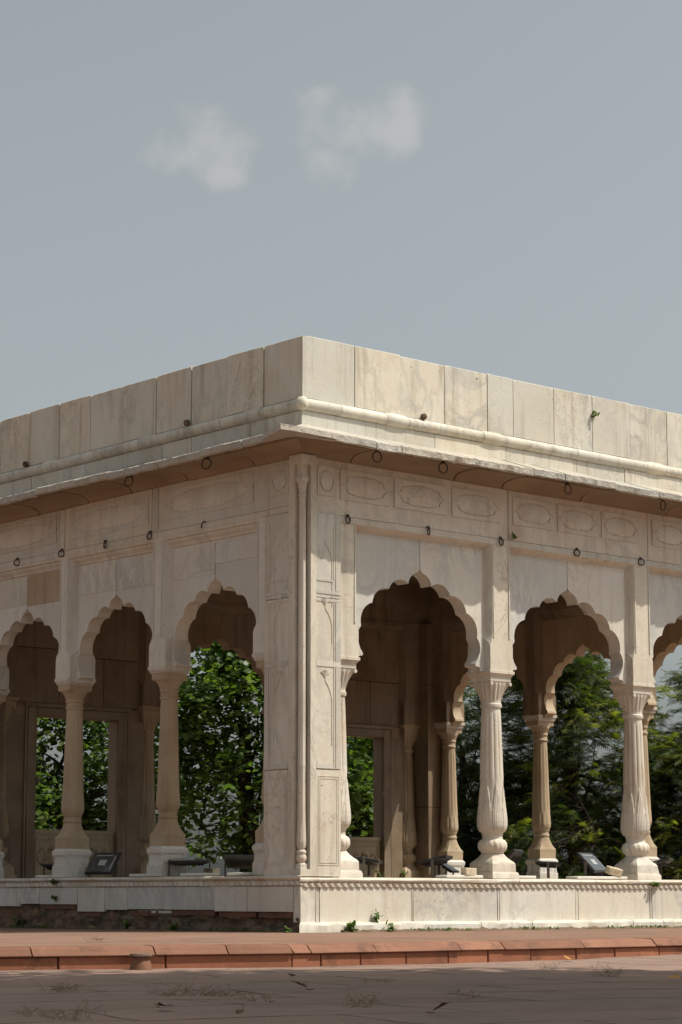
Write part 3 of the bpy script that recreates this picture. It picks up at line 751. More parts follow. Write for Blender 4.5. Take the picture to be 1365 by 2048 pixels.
# ---- eave, cornice, parapet --------------------------------------------------------------
E_ = .56
def soff(j, a, v, z, face): return v, z + .006 * noise.noise((a * .9, 2 if face == 'front' else 6, 0))
mb = MB()
cove = [(.20, 5.175), (.036, 5.168), (.022, 5.172), (.018, 5.190), (.000, 5.214), (-.035, 5.236), (-.09, 5.252), (-.17, 5.262), (-.28, 5.264), (-.36, 5.258), (-.395, 5.250), (-.40, 5.30), (.0, 5.40), (.20, 5.40)]
BR = {'front': [.74, 2.35, 3.14, 4.5, 6.1, 7.3], 'side': [.85, 2.09, 3.2, 4.105, 5.2, 6.3], 'back': [2, 4, 6], 'end': [2, 4, 5.5]}
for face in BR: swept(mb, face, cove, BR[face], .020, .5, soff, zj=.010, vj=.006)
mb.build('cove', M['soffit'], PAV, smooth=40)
mb = MB()
def chip(j, a, v, z, face):
    s = 3.3 if face == 'front' else 17.1
    n = noise.fractal((a * 2.1, s, j * .11), 1, 2, 3); n2 = noise.fractal((a * 13, s + 4, j * 1.7), .9, 2, 3)
    if j in (0, 1, 2, 3): return v + .016 * n + .013 * n2 + (.015 if noise.noise((a * .8, s, 9)) > .35 else 0) * (1 if v < -.3 else 0), z + .010 * n + .011 * n2
    if j == 4: return v, z + .006 * n2
    return v, z
eave = [(-E_ + .035, 5.232), (-E_, 5.244), (-E_ - .006, 5.312), (-E_ + .02, 5.324), (.0, 5.508), (.12, 5.51), (.12, 5.44), (-.36, 5.33), (-.47, 5.30)]
EB = {'front': [.0, .62, .98, 2.04, 3.1, 3.62, 4.5, 5.3, 6.4, 7.5], 'side': [.35, 1.1, 1.9, 2.9, 3.5, 4.4, 5.5, 6.5], 'back': [1, 3, 5, 7], 'end': [1, 3, 5]}
for face in EB: swept(mb, face, eave, EB[face], .008, .03 if face in ('front', 'side') else 1.0, chip, zj=.010, vj=.008)
# the corner slab juts out beyond the rest
mb.prism([(-.80, -.60), (-.60, -.62), (.02, -.585), (.02, -.45), (-.42, -.40), (-.56, -.02), (-.60, -.05), (-.74, -.46)], 5.256, 5.318)
mb.build('eave', M['eave'], PAV, smooth=30)
mb = MB()
BB = {'front': [2.02, 3.18, 4.42, 5.3, 6.6, 7.7], 'side': [.9, 2.0, 2.55, 4.16, 5.35, 6.4], 'back': [2, 4, 6], 'end': [2, 4, 5.5]}
for face in BB: swept(mb, face, [(-.004, 5.478), (-.004, 5.672), (.25, 5.672), (.25, 5.478)], BB[face], .008, .4, None, vj=.004)
mb.build('fascia_band', M['parapet'], PAV, smooth=25)
mb = MB(); zc, rr = 5.748, .071
tor = [(.015 + rr * 1.0 * cos(t), zc + rr * sin(t)) for t in [rad(a) for a in range(80, 281, 20)]] + [(.2, zc - rr), (.2, zc + rr)]
TB = {'front': [.55, 1.229, 1.578, 2.746, 3.164, 4.4, 5.674, 6.057, 7.3], 'side': [.321, 1.401, 2.501, 3.155, 3.9, 4.7, 5.15, 6.3], 'back': [3, 6], 'end': [2.5, 5]}
for face in TB: swept(mb, face, tor, TB[face], .004, .4, lambda j, a, v, z, face: (v + .004 * noise.noise((a * 2, 3, 1)), z + .004 * noise.noise((a * 2.2, 5, 1 if face == 'front' else 8))), vj=.003)
for face, aa in (('front', (1.40, 2.95, 5.86)), ('side', (.85, 2.85, 4.92))):
    fn = FACE[face][0]
    for a in aa:
        m_ = MB(); m_.lathe([(-.17, .0), (-.165, rr + .001), (-.12, rr + .006), (0, rr + .010), (.12, rr + .006), (.165, rr + .001), (.17, 0)], 32)
        m_.map(lambda x, y, z, a=a: fn(a + z, .015 + x, zc + y)); mb.add(m_.v, m_.f)
m_ = MB(); m_.lathe([(-.078, 0), (-.07, .04), (-.045, .066), (0, .076), (.045, .066), (.07, .04), (.078, 0)], 32, .0, .0, zc); mb.add(m_.v, m_.f)
mb.build('roll_moulding', M['parapet'], PAV, smooth=40)
PJ = {'front': [.088, .793, 1.492, 2.196, 2.901, 3.331, 4.045, 4.735, 5.436, 6.148, 6.85, 7.55, 8.2, LX - .006], 'side': [.004, .68, 1.361, 2.028, 2.717, 3.397, 4.087, 4.768, 5.445, 6.116, 6.8, LY - .01],
      'back': [.2, 1.6, 3, 4.5, 6, 7.4, LX - .2], 'end': [.2, 1.5, 3, 4.5, 6, LY - .2]}
mb = MB()
for face in PJ:
    fn, L = FACE[face]
    for k, (a, b) in enumerate(zip(PJ[face][:-1], PJ[face][1:])):
        g = .005 if R.random() < .45 else .0085; d = rj(.006); ze = rj(.006); ze2 = ze + rj(.004)
        if face == 'front' and k in (1, 4): g = .0025
        ns = 8; rings = []
        for i in range(ns + 1):
            x = a + g + (b - a - 2 * g) * i / ns; t = i / ns; zt = 6.532 + ze + (ze2 - ze) * t + .004 * noise.fractal((x * 7, 3 if face == 'front' else 8, 0), 1, 2, 3)
            ch = .006 if i not in (0, ns) else .011
            v0 = .012 + d
            rings.append([fn(x, v0, 5.826), fn(x, v0, zt - ch), fn(x, v0 + ch, zt), fn(x, .27, zt), fn(x, .27, 5.826)])
        mb.loft(rings)
mb.build('parapet', M['parapet'], PAV, smooth=25)
for face, a in (('front', 1.82), ('side', 2.055), ('side', 5.461)):
    m_ = MB(); m_.lathe([(-.05, 0), (-.03, .035), (.02, .04), (.05, .02), (.055, 0)], 12); m_.map(lambda x, y, z, a=a, face=face: FACE[face][0](a + x, -.03 + z * .7, 5.85 + y)); m_.build('drain_spout', M['rubble'], PAV)
mb = MB(); mb.box(.1, LX - .1, .1, LY - .1, 5.19, 5.40); mb.box(.26, LX - .26, .26, LY - .26, 5.40, 5.80); mb.build('roof', M['inner'], PAV)

# ---- iron rings --------------------------------------------------------------------------
def ring_mesh(rad_, tube_):
    mb = MB(); pts = [(rad_ * sin(t), -.012, -.012 - rad_ + rad_ * cos(t)) for t in [2 * PI * i / 24 for i in range(25)]]; mb.tube(pts, tube_, 8)
    mb.tube([(0, .03, .0), (0, -.012, .006), (0, -.022, -.008), (0, -.012, -.018)], tube_ * 1.1, 6)
    return mb
rw = ring_mesh(.040, .0078).build('iron_ring', M['iron'], PAV, smooth=60)
re_ = ring_mesh(.060, .0078).build('iron_ring', M['iron'], PAV, smooth=60)
k = 0
for face, a, z in [('front', x, 4.578) for x in (.703, 1.938, 3.118, 4.441, 5.615, 6.9)] + [('side', x, 4.66) for x in (3.748, 2.838, 4.695, 5.7)]:
    o = rw if k == 0 else rw.copy()
    if k: COL.objects.link(o)
    o.location = FACE[face][0](a, .040, z); o.rotation_euler = (0, rj(.1), (0 if face == 'front' else -PI / 2) + rj(.5)); k += 1
k = 0
for face, a in (('front', .74), ('front', 1.75), ('front', 5.52), ('side', 1.15), ('side', 2.61), ('front', 3.8)):
    o = re_ if k == 0 else re_.copy()
    if k: COL.objects.link(o)
    o.location = FACE[face][0](a, -.42, 5.25); o.rotation_euler = (rj(.15), rj(.2), (.2 if face == 'front' else -PI / 2 + .3) + rj(.4)); k += 1
hk = MB(); hk.tube([(.06, 1.78, 4.645), (.02, 1.78, 4.65), (.0, 1.785, 4.62), (.01, 1.80, 4.575)], .009, 6); hk.build('iron_hook', M['iron'], PAV)

M['stubcap'] = simple('weathered_cap_stone', (.15, .105, .078), .9, 0, 16, .35, .1)
# ================================================================== ground
def sheet(name, poly, z, mat, kind='structure'):
    mb = MB(); mb.add([(x, y, z) for x, y in poly], [tuple(range(len(poly)))])
    return tag(mb.build(name, mat, None, smooth=0), kind=kind)
K0 = Vector((-4.13, -4.80)); KL = Vector((-2.28, .66)).normalized(); KR = Vector((1, 0.0))
ZL = -.172
def court_z(x, y): return ZL + .006 * noise.fractal((x * 1.7, y * 1.7, 6), 1, 2, 3) + .045 * max(0, min(1, (x + 1.6) / 4)) * max(0, min(1, 1 - abs(y + 4.8) / 3)) + .012 * noise.noise((x * .5, y * .5, 2))
mb = MB(); nx, ny = 260, 150
for i in range(nx + 1):
    for j in range(ny + 1):
        x = -22 + 40 * i / nx; y = -24 + 22.0 * j / ny
        mb.v.append((x, y, court_z(x, y)))
mb.f = [(i * (ny + 1) + j, (i + 1) * (ny + 1) + j, (i + 1) * (ny + 1) + j + 1, i * (ny + 1) + j + 1) for i in range(nx) for j in range(ny)]
tag(mb.build('court_pavement', M['court'], None, smooth=60, recalc=False), kind='structure')
s = 900
sheet('ground', [(-s, -s), (s, -s), (s, s), (-s, s)], ZL - .06, M['soil'])
pl = K0 + KL * 45; pr = K0 + KR * 60
def off(p, d): return (p.x, p.y + d)
back_edge = .22
sheet('terrace_pavement', [(pl.x + .06, pl.y + back_edge), (K0.x + .03, K0.y + back_edge), (pr.x, pr.y + back_edge), (60, 30), (-50, 30)], 0.0, M['terrace'])
# kerb: face stones below, rounded nosing stones above
def kerb_run(mb, origin, d, lens, prof, gap, jv=.004):
    nrm = Vector((-d.y, d.x)); nrm = nrm if nrm.y > 0 else -nrm
    x = 0
    for L_ in lens:
        dz, dv = rj(.003), rj(jv); rings = []
        ns = 6
        for i in range(ns + 1):
            t = x + gap / 2 + (L_ - gap) * i / ns
            p = origin + d * t
            wv = .004 * noise.noise((p.x * 2, p.y * 2, 5))
            rings.append([(p.x + nrm.x * (v + dv + wv), p.y + nrm.y * (v + dv + wv), z + dz) for v, z in prof])
        mb.loft(rings); x += L_
nosing = [(.27, -.075), (.01, -.075), (-.018, -.073), (-.022, -.066), (-.018, -.058), (.002, -.046), (.018, -.028), (.032, -.012), (.06, -.003), (.12, .001), (.27, .003)]
facep = [(.20, -.30), (.004, -.30), (.004, -.077), (.20, -.077)]
def lens(total, seq):
    o, s_ = [], 0
    k = 0
    while s_ < total: o.append(seq[k % len(seq)] * R.uniform(.9, 1.1) if k >= len(seq) else seq[k]); s_ += o[-1]; k += 1
    return o
mb = MB(); kerb_run(mb, K0, KR, lens(24, [.30, .42, .50, .48, .47, .52, .57, .50, .6, .7, .62]), facep, .010); kerb_run(mb, K0, KL, lens(14, [1.06, .86, 1.04, .9, 1.1]), facep, .012)
KF = mb.build('kerb', M['sandstone'], None, bevel=.006, smooth=30); tag(KF, kind='structure')
mb = MB(); kerb_run(mb, K0, KR, lens(24, [.18, .70, .95, .52, 1.0, .95, .9]), nosing, .010); kerb_run(mb, K0, KL, lens(14, [.55, .60, .98, 1.05, 1.1]), nosing, .012)
mb.build('kerb_nosing', M['sandstone_pale'], KF, smooth=50)
# earth and moss caught at the foot of the walls
mb = MB()
def foot_strip(face, a0, a1, v0, h, n):
    fn = FACE[face][0]; base = len(mb.v)
    for i in range(n + 1):
        a = a0 + (a1 - a0) * i / n; q = noise.fractal((a * 3, 4, 1), 1, 2, 4)
        wd = .05 + .03 * q; hh = h * (.55 + .5 * noise.fractal((a * 7, 9, 2), 1, 2, 3))
        for j, (v, z) in enumerate(((v0 + .03, hh), (v0, hh * .9), (v0 - wd * .5, hh * .45), (v0 - wd, .006), (v0 - wd - .03, .002))): mb.v.append(fn(a, v, z))
    for i in range(n):
        for j in range(4): q = base + i * 5 + j; mb.f.append((q, q + 5, q + 6, q + 1))
foot_strip('front', .5, LX, -.090, .050, 240); foot_strip('side', .0, LY, .03, .03, 200)
tag(mb.build('soil', M['soil'], None, smooth=60, recalc=False), kind='stuff')

# ================================================================== things on the plinth
def make_lamp(open_glass=False):
    root = empty('floodlight', (0, 0, 0), 'x', 'floodlight')
    h = MB(); W_, D_, T_ = .19, .135, .022
    def ring(w_, d_, z): return [(-w_, -d_, z), (w_, -d_, z), (w_, d_, z), (-w_, d_, z)]
    h.loft([ring(W_ * .6, D_ * .6, -.034), ring(W_ * .85, D_ * .85, -.020), ring(W_, D_, -.010), ring(W_, D_, .012), ring(W_ - .014, D_ - .014, .0135)])
    for k in range(9): h.box(-.13 + k * .0325 - .004, -.13 + k * .0325 + .004, -.085, .085, -.044, -.02)
    hs = h.build('housing', M['black'], root, smooth=25)
    g = MB(); g.box(-W_ + .017, W_ - .017, -D_ + .017, D_ - .017, .0137, .0165); gl = g.build('glass', M['glass'], hs, smooth=0)
    l = MB(); l.box(-.05, .05, -.035, .035, .0167, .0185); l.box(-.13, .10, .088, .096, .0167, .0180); l.box(.140, .150, -.09, .085, .0167, .0180); l.build('reflector_glints', M['reflector_glints'], hs, smooth=0)  # pale edge strips are reflections painted on the glass; middle piece is the reflector
    b = MB()
    for s_ in (-1, 1): b.box(s_ * (W_ + .006) - .006, s_ * (W_ + .006) + .006, -.013, .013, -.145, .01)
    b.box(-W_ - .010, W_ + .010, -.016, .016, -.153, -.145)
    b.build('bracket', M['dusty'], root)
    return root
def set_lamp(root, face, a, v, z, yaw, tilt, label, spin=0.0, scale=1.0):
    tag(root, label)
    root.location = FACE[face][0](a, v, z + .153 * scale); root.rotation_euler = (0, 0, yaw); root.scale = (scale,) * 3
    for ch in root.children:
        if ch.name.startswith('housing'): ch.rotation_euler = (tilt, spin, 0)
lamp0 = make_lamp()
lamps = [
 ('side', 5.36, .55, 2.2, .10, 'black floodlight lying nearly flat, half hidden behind the second pedestal column', .9),
 ('side', 4.26, .45, -1.35, .95, 'black floodlight tipped up to show its glass, beside the second pedestal column', 1.0),
 ('side', 3.20, .75, .6, -1.1, 'black floodlight seen as a dark wedge just behind the first pedestal column', .9),
 ('side', 2.38, .33, -.75, .12, 'flat-lidded black floodlight on a pale slab right of the first pedestal column', 1.05),
 ('side', 1.42, .36, -.9, -.42, 'floodlight with bright glass leaning against the corner pier', .95),
 ('front', 1.30, .40, .72, .16, 'black floodlight on thin legs in front of the carved railing, right of the corner pier', 1.05),
 ('front', 2.46, .50, .65, -.22, 'black floodlight tilted down to the right, left of the first vase column', 1.1),
 ('front', 2.80, .62, .5, .55, 'small pale floodlight glass tucked against the first vase column', .6),
 ('front', 3.66, .48, .55, -.85, 'black floodlight seen from behind, leaning steeply right of the first vase column', 1.1),
 ('front', 4.44, .60, .75, .05, 'low black floodlight standing alone midway between the two vase columns', 1.0),
 ('front', 5.04, .42, .35, .80, 'dusty floodlight with its grey glass facing out, left of the second vase column', 1.05),
 ('front', 6.28, .45, .6, -.25, 'black floodlight with a folded lid, right of the second vase column', 1.15),
]
for i, (face, a, v, yaw, tilt, lab, sc) in enumerate(lamps):
    o = lamp0 if i == 0 else copy_tree(lamp0)
    set_lamp(o, face, a, v, FZ + .012, yaw, tilt, lab, 0, sc * 1.14); o['group'] = 'floodlights along the plinth'
def stone(name, face, a, v, z, sx, sy, sz, yaw, tilt, label, cat, mat, group):
    mb = MB(); mb.box(-sx / 2, sx / 2, -sy / 2, sy / 2, 0, sz)
    o = mb.build(name, mat, None, bevel=.008); o.location = FACE[face][0](a, v, z); o.rotation_euler = (tilt, tilt * .6, yaw)
    return tag(o, label, cat, group)
for face, a0, a1, v, lab in (('side', 4.93, 5.28, .14, 'thin pale slab on the floor left of the second pedestal column'), ('side', 2.93, 3.30, .14, 'thin pale slab on the floor left of the first pedestal column'),
        ('side', 1.76, 2.26, .10, 'bright thin slab under the flat-lidded lamp'), ('side', 1.00, 1.42, .12, 'thin slab on the floor beside the corner pier'),
        ('front', 2.28, 2.86, .12, 'thin slab on the floor left of the first vase column'), ('front', 3.36, 3.78, .16, 'thin slab under the lamp right of the first vase column'), ('front', 4.42, 5.32, .10, 'long thin slab left of the second vase column')):
    L_ = a1 - a0
    stone('floor_stone', face, (a0 + a1) / 2, v + .10, FZ - .004 + (.022 if face == 'side' else 0), L_ if face == 'front' else .20, .20 if face == 'front' else L_, .034, rj(.02), 0, lab, 'slab', M['panel'], 'loose slabs along the plinth')
stone('loose_brick', 'front', 2.66, .16, FZ + .028, .19, .09, .085, .08, .05, 'pale mortar block at the left foot of the first vase column', 'brick', M['brickstone'], 'loose blocks by the columns')
stone('loose_brick', 'front', 5.10, .15, FZ + .05, .20, .10, .09, -.15, .28, 'tilted mortar block at the left foot of the second vase column', 'brick', M['brickstone'], 'loose blocks by the columns')
stone('loose_brick', 'side', 2.33, .62, FZ + .012, .12, .16, .10, .1, 0, 'square mortar block under the flat-lidded lamp', 'brick', M['brickstone'], 'loose blocks by the columns')
stone('loose_brick', 'front', 1.12, .62, FZ + .0, .16, .12, .10, .3, 0, 'small block beside the legs of the lamp near the railing', 'brick', M['brickstone'], 'loose blocks by the columns')
# stone stub in front of the kerb
st = MB(); st.lathe([(0, .088), (.03, .082), (.07, .068), (.088, .062)], 28, mod=lambda t, z, r: .005 * noise.noise((cos(t) * 2, sin(t) * 2, z * 9)))
o = st.build('stone_stub', M['sandstone_pale'], None, smooth=40); o.location = (-5.44, -4.58, ZL); tag(o, 'low mushroom-shaped sandstone stub standing before the red kerb', 'stone stub')
cp = MB(); cp.lathe([(.0882, .064), (.094, .084), (.104, .088), (.118, .080), (.124, .03)], 28, mod=lambda t, z, r: .006 * noise.noise((cos(t) * 2, sin(t) * 2, z * 9 + 3)))
cp.build('cap', M['stubcap'], o, smooth=40)

# ================================================================== small plants
def heart(sz):
    pts = [(0, 0), (.32, .12), (.48, .42), (.34, .78), (0, 1.15), (-.34, .78), (-.48, .42), (-.32, .12)]
    return [(x * sz, y * sz) for x, y in pts]
def add_leaf(mb, p, d, sz, fold=.25, shape=None):
    d = Vector(d).normalized(); a = d.cross(Vector((rj(1), rj(1), 1.2))).normalized(); n = d.cross(a)
    vs = [Vector(p) + a * x + d * y + n * (abs(x) * fold - .25 * y * y / max(sz, 1e-3)) for x, y in (shape or heart(sz))]
    mb.add(vs, [(0, 1, 2, 3, 4), (0, 4, 5, 6, 7)])
def weed(loc, h, nst, nleaf, sz, label, lean=(0, 0, 0), group='weeds rooted in the stonework'):
    st, lf = MB(), MB(); tips = []
    for s_ in range(nst):
        d = Vector((rj(.7), rj(.7), 1)) + Vector(lean); d.normalize(); pts = [Vector((0, 0, 0))]
        for q in range(4): pts.append(pts[-1] + d * h / 4 * R.uniform(.7, 1.1)); d = (d + Vector((rj(.35), rj(.35), rj(.25)))).normalized()
        st.tube(pts, .004, 4, .0015)
        for q in range(nleaf):
            p = pts[R.randrange(1, 5)]; add_leaf(lf, p + Vector((rj(.01), rj(.01), rj(.01))), (rj(1), rj(1), rj(.7) + lean[2] * .3), sz * R.uniform(.6, 1.15))
    o = lf.build('weed', M['weed'], None, smooth=0, recalc=False); o.location = loc; o.scale = (.82,) * 3; tag(o, label, 'weed', group)
    st.build('stem', M['bark'], o, smooth=60)
    return o
FR_, SD = FACE['front'][0], FACE['side'][0]
weed(FR_(4.75, -.01, 6.26), .10, 4, 5, .045, 'green weed sprouting high on the parapet right of the corner', (0, -.7, .2))
weed(FR_(3.33, .03, 4.585), .08, 4, 5, .04, 'small green weed at the beam joint above the first vase column', (0, -.7, 0))
weed(SD(4.58, .0, .55), .10, 5, 5, .055, 'dark weed hanging over the leaf moulding left of the second pedestal column', (-.9, 0, -.8))
weed(SD(4.60, .0, .36), .07, 3, 4, .055, 'dark weed on the plinth slabs below the one on the moulding', (-.8, 0, -.7))
weed(FR_(1.07, -.02, .12), .12, 4, 5, .06, 'heart-leaved weed growing from the top of the skirting right of the corner', (0, -.8, .3))
weed(FR_(.60, -.14, .0), .12, 5, 6, .065, 'bushy weed on the ground at the foot of the skirting near the corner', (0, -.3, .3))
weed(FR_(1.17, -.14, .0), .10, 4, 5, .06, 'short weed on the ground below the heart-leaved one', (0, -.3, .2))
weed(FR_(5.65, .0, .55), .11, 7, 7, .05, 'creeper clump hanging over the broken moulding under the second vase column', (.2, -.8, -1.2))
weed(SD(.02, -.16, .0), .06, 4, 5, .05, 'tiny green weed at the broken left end of the skirting', (-.3, -.3, 0))
weed(SD(2.2, -.03, .0), .08, 6, 6, .05, 'low moss-green weed at the foot of the rubble, midway along', (-.4, 0, -.1))
weed(SD(5.4, .0, .02), .14, 7, 7, .05, 'dark weed clump against the rubble at the far left', (-.4, 0, 0))
weed(SD(3.1, .0, .02), .10, 5, 6, .045, 'dark weed against the rubble under the first pedestal column', (-.4, 0, 0))
for a, v, lab in ((1.95, .9, 'dry-leaved weed inside on the floor before the engaged column'), (2.2, .75, 'weed inside on the floor left of the black lamp tilted to the right')):
    weed(FR_(a, v, FZ), .12, 6, 5, .035, lab)
mb = MB()
for face, a0, a1, v in (('front', 3.1, 5.9, -.10), ('front', 5.2, 8.2, -.10), ('side', .3, 2.6, .0), ('side', 4.6, 7.2, -.02), ('front', 1.3, 3.0, -.11)):
    for k in range(150):
        a = R.uniform(a0, a1)
        if noise.noise((a * 1.3, v * 9, 4)) < -.05: continue
        p = Vector(FACE[face][0](a, v + rj(.05), .012)); add_leaf(mb, p, (rj(1), rj(1), R.uniform(.2, 1)), R.uniform(.018, .035))
tag(mb.build('ground_cover', M['weed'], None, smooth=0, recalc=False), kind='stuff')
# dry tufts and fallen leaves on the court
def tuft(loc, h, n, spread, label):
    mb = MB()
    for k in range(n):
        d = Vector((rj(spread), rj(spread), R.uniform(.35, 1))).normalized(); p = Vector((rj(.04) * spread * 2, rj(.04) * spread * 2, 0)); pts = [p]
        for q in range(4): pts.append(pts[-1] + d * h * R.uniform(.15, .32)); d = (d + Vector((rj(.3), rj(.3), -.22))).normalized()
        mb.tube(pts, .0012, 3, .0005)
        for q in (2, 3, 4):
            for _ in range(2): e = pts[q] + Vector((rj(.03), rj(.03), rj(.02))); mb.tube([pts[q], e], .0008, 3, .0005)
    o = mb.build('dry_weed', M['straw'], None, smooth=60); o.location = loc; return tag(o, label, 'dry weed', 'dry weeds on the court')
def at_px(px, py, z=ZL):
    d = f + RGT * ((px - 682.5) / FPX) + u * (-(py - 1024) / FPX); t = (z - CAM.z) / d.z; p = CAM + d * t
    return Vector((p.x, p.y, court_z(p.x, p.y) if z < -.1 else z))
for px, py, h, n, sp, lab in ((130, 1985, .10, 30, 1.2, 'wispy dry weed patch in shade at the left of the court'), (370, 1992, .12, 42, 1.5, 'widest dry weed patch, in shade left of centre'), (150, 2040, .12, 26, .9, 'dry weed in the bottom left corner of the court'),
        (515, 2005, .09, 16, 1., 'thin dry weed right of the widest patch'), (735, 2015, .12, 24, 1., 'upright dry weed in shade at the middle of the court'), (925, 1998, .09, 12, .8, 'thin dry weed in shade right of the middle'),
        (1215, 1955, .13, 26, .8, 'tallest dry weed, on the sunlit strip at the right'), (1095, 1940, .08, 12, .8, 'thin forked dry weed left of the tallest one'), (190, 1885, .07, 14, .8, 'dry sprig on the terrace near its left end'), (440, 1992, .08, 26, 1.5, 'low dry weed joining the widest patch'), (760, 1968, .07, 10, .8, 'tiny dry sprig near the shade edge'), (60, 2035, .08, 14, 1, 'dry sprig at the far left foreground')):
    tuft(at_px(px, py, 0 if py < 1890 else ZL), h * .8, n, sp, lab)
def fallen(loc, sz, yaw, mat, label):
    mb = MB(); pts = heart(sz); base = [Vector((x, y, .012 + 1.3 * x * x / sz + .5 * abs(y - sz * .5) ** 2 / sz)) for x, y in pts]
    mb.add(base, [(0, 1, 2, 3, 4), (0, 4, 5, 6, 7)]); mb.tube([(0, 0, .014), (0, -sz * .4, .03)], .0025, 4)
    o = mb.build('fallen_leaf', mat, None, smooth=0, recalc=False); o.location = loc; o.rotation_euler = (rj(.4), rj(.4), yaw); return tag(o, label, 'leaf', 'fallen leaves on the court')
for px, py, sz, mt, lab in ((612, 1984, .10, 'deadleaf', 'dark curled leaf in shade at the middle of the court'), (872, 2032, .09, 'deadleaf', 'brown curled leaf nearest the bottom edge'), (1135, 1925, .10, 'yellowleaf', 'yellow leaf lying on the sunlit strip'),
        (318, 2026, .085, 'deadleaf', 'brown leaf beside a twig at the lower left'), (582, 1960, .07, 'deadleaf', 'small brown leaf just inside the shade edge'), (486, 2029, .05, 'deadleaf', 'tiny brown leaf at lower left of the middle'), (1360, 1962, .07, 'yellowleaf', 'yellowish leaf at the right border')):
    fallen(at_px(px, py), sz, R.uniform(0, 6), M[mt], lab)

# ================================================================== trees
def limb(mb, p0, p1, r0, r1, wob=.12, n=6):
    pts = []; p0, p1 = Vector(p0), Vector(p1); L_ = (p1 - p0).length
    for i in range(n + 1):
        t = i / n; q = p0.lerp(p1, t); k = sin(PI * t) * wob * L_
        pts.append(q + Vector((noise.noise(q * .9 + Vector((3, 1, 7))), noise.noise(q * .9 + Vector((9, 4, 2))), .3 * noise.noise(q))) * k)
    mb.tube(pts, r0, 8, r1); return pts
def tree(name, label, base, h, crown, clumps, per, leaf, mat, mat2=None, group=None, seed=1, r0=.22, leafy=None, gap=0.0, trunk_top=.55):
    """a trunk with limbs that reach every leaf clump; crown = list of (offset, radii) volumes"""
    rr = random.Random(seed); root = empty(name, base, label, 'tree', group)
    wood = MB(); lf = MB(); lf2 = MB()
    top = Vector((rr.uniform(-.3, .3), rr.uniform(-.3, .3), h * trunk_top)); tp = limb(wood, (0, 0, -.1), top, r0, r0 * .45, .06, 8)
    mains = []
    for k in range(9):
        c, ra = crown[k % len(crown)]
        st = tp[rr.randrange(3, len(tp))]; e = Vector(c) + Vector((rr.uniform(-.7, .7) * ra[0], rr.uniform(-.7, .7) * ra[1], rr.uniform(-.5, .6) * ra[2]))
        mains += limb(wood, st, e, r0 * .26, r0 * .06, .18, 7)[2:]
    for k in range(clumps):
        c, ra = crown[k % len(crown)]
        while True:
            v = Vector((rr.gauss(0, 1), rr.gauss(0, 1), rr.gauss(0, 1))).normalized() * (rr.random() ** .42)
            p = Vector(c) + Vector((v.x * ra[0], v.y * ra[1], v.z * ra[2]))
            if noise.noise((p + base) * .55) > gap - .5 and p.z > .1: break
        near = min(mains, key=lambda q: (q - p).length_squared)
        mid = near.lerp(p, .5) + Vector((0, 0, .1)); wood.tube([near, mid, p], .012, 4, .004)
        tgt = lf2 if (mat2 and rr.random() < .30) else lf
        leaf(tgt, p, (p - Vector((c[0], c[1], c[2] - ra[2] * .4))).normalized(), rr, per)
    wood.build('trunk', M['bark'], root, smooth=60, recalc=False)
    cr = lf.build('crown', mat, root, smooth=0, recalc=False)
    if mat2: lf2.build('young_foliage', mat2, cr, smooth=0, recalc=False)
    return root
def broad_clump(mb, p, outw, rr, per):
    for k in range(per):
        q = p + Vector((rr.gauss(0, .19), rr.gauss(0, .19), rr.gauss(0, .17)))
        d = Vector((outw.x * .5 + rr.uniform(-1, 1), outw.y * .5 + rr.uniform(-1, 1), -.55 + rr.uniform(-.6, .5))).normalized()
        a = d.cross(Vector((rr.uniform(-1, 1), rr.uniform(-1, 1), 1.4))).normalized(); n = d.cross(a); s_ = rr.uniform(.055, .145)
        fo = rr.uniform(.0, .3)
        vs = [q + a * (x * s_) + d * (y * s_) + n * (abs(x) * s_ * fo - .25 * s_ * y * y) for x, y in ((0, 0), (.33, .10), (.50, .42), (.32, .78), (0, 1.2), (-.32, .78), (-.50, .42), (-.33, .10))]
        mb.add(vs, [(0, 1, 2, 3, 4, 5, 6, 7)])
def feather_clump(mb, p, outw, rr, per):
    for k in range(per):
        q = p + Vector((rr.gauss(0, .14), rr.gauss(0, .14), rr.gauss(0, .10)))
        ax = Vector((outw.x + rr.uniform(-.9, .9), outw.y + rr.uniform(-.9, .9), rr.uniform(-.35, .45))).normalized()
        L_ = rr.uniform(.22, .42); sd = ax.cross(UP).normalized(); up_ = sd.cross(ax)
        tilt = rr.uniform(-.8, .8); sd = (sd * cos(tilt) + up_ * sin(tilt))
        n = 8
        for i in range(n):
            t = (i + .6) / n; c = q + ax * (L_ * t) - UP * (.16 * L_ * t * t)
            for s_ in (-1, 1):
                l = L_ * .42 * (1 - .45 * t) * rr.uniform(.8, 1.15); d = (sd * s_ * .8 + ax * .75 + UP * rr.uniform(-.35, .1)).normalized(); wd = ax * .012
                e = c + d * l
                mb.add([c - wd, c + wd, e + wd * .3 - UP * .02, e - wd * .3 - UP * .02], [(0, 1, 2, 3)])
G1 = 'broad-leaved trees beyond the pavilion'
tree('broadleaf_tree', 'bright broad-leaved tree seen through the arch left of the corner pier', ground(41.0, -1.6, ZL), 6.6,
     [((-.3, .2, 4.3), (1.5, 1.5, 1.5)), ((.2, -.3, 2.1), (1.6, 1.4, 1.5)), ((.9, -.9, 3.3), (1.2, 1.2, 1.4)), ((-.9, .9, 2.8), (1.2, 1.2, 1.6)), ((.3, .3, 5.2), (1.1, 1.1, .9))], 350, 46, broad_clump, M['broad'], group=G1, seed=3, gap=.10)
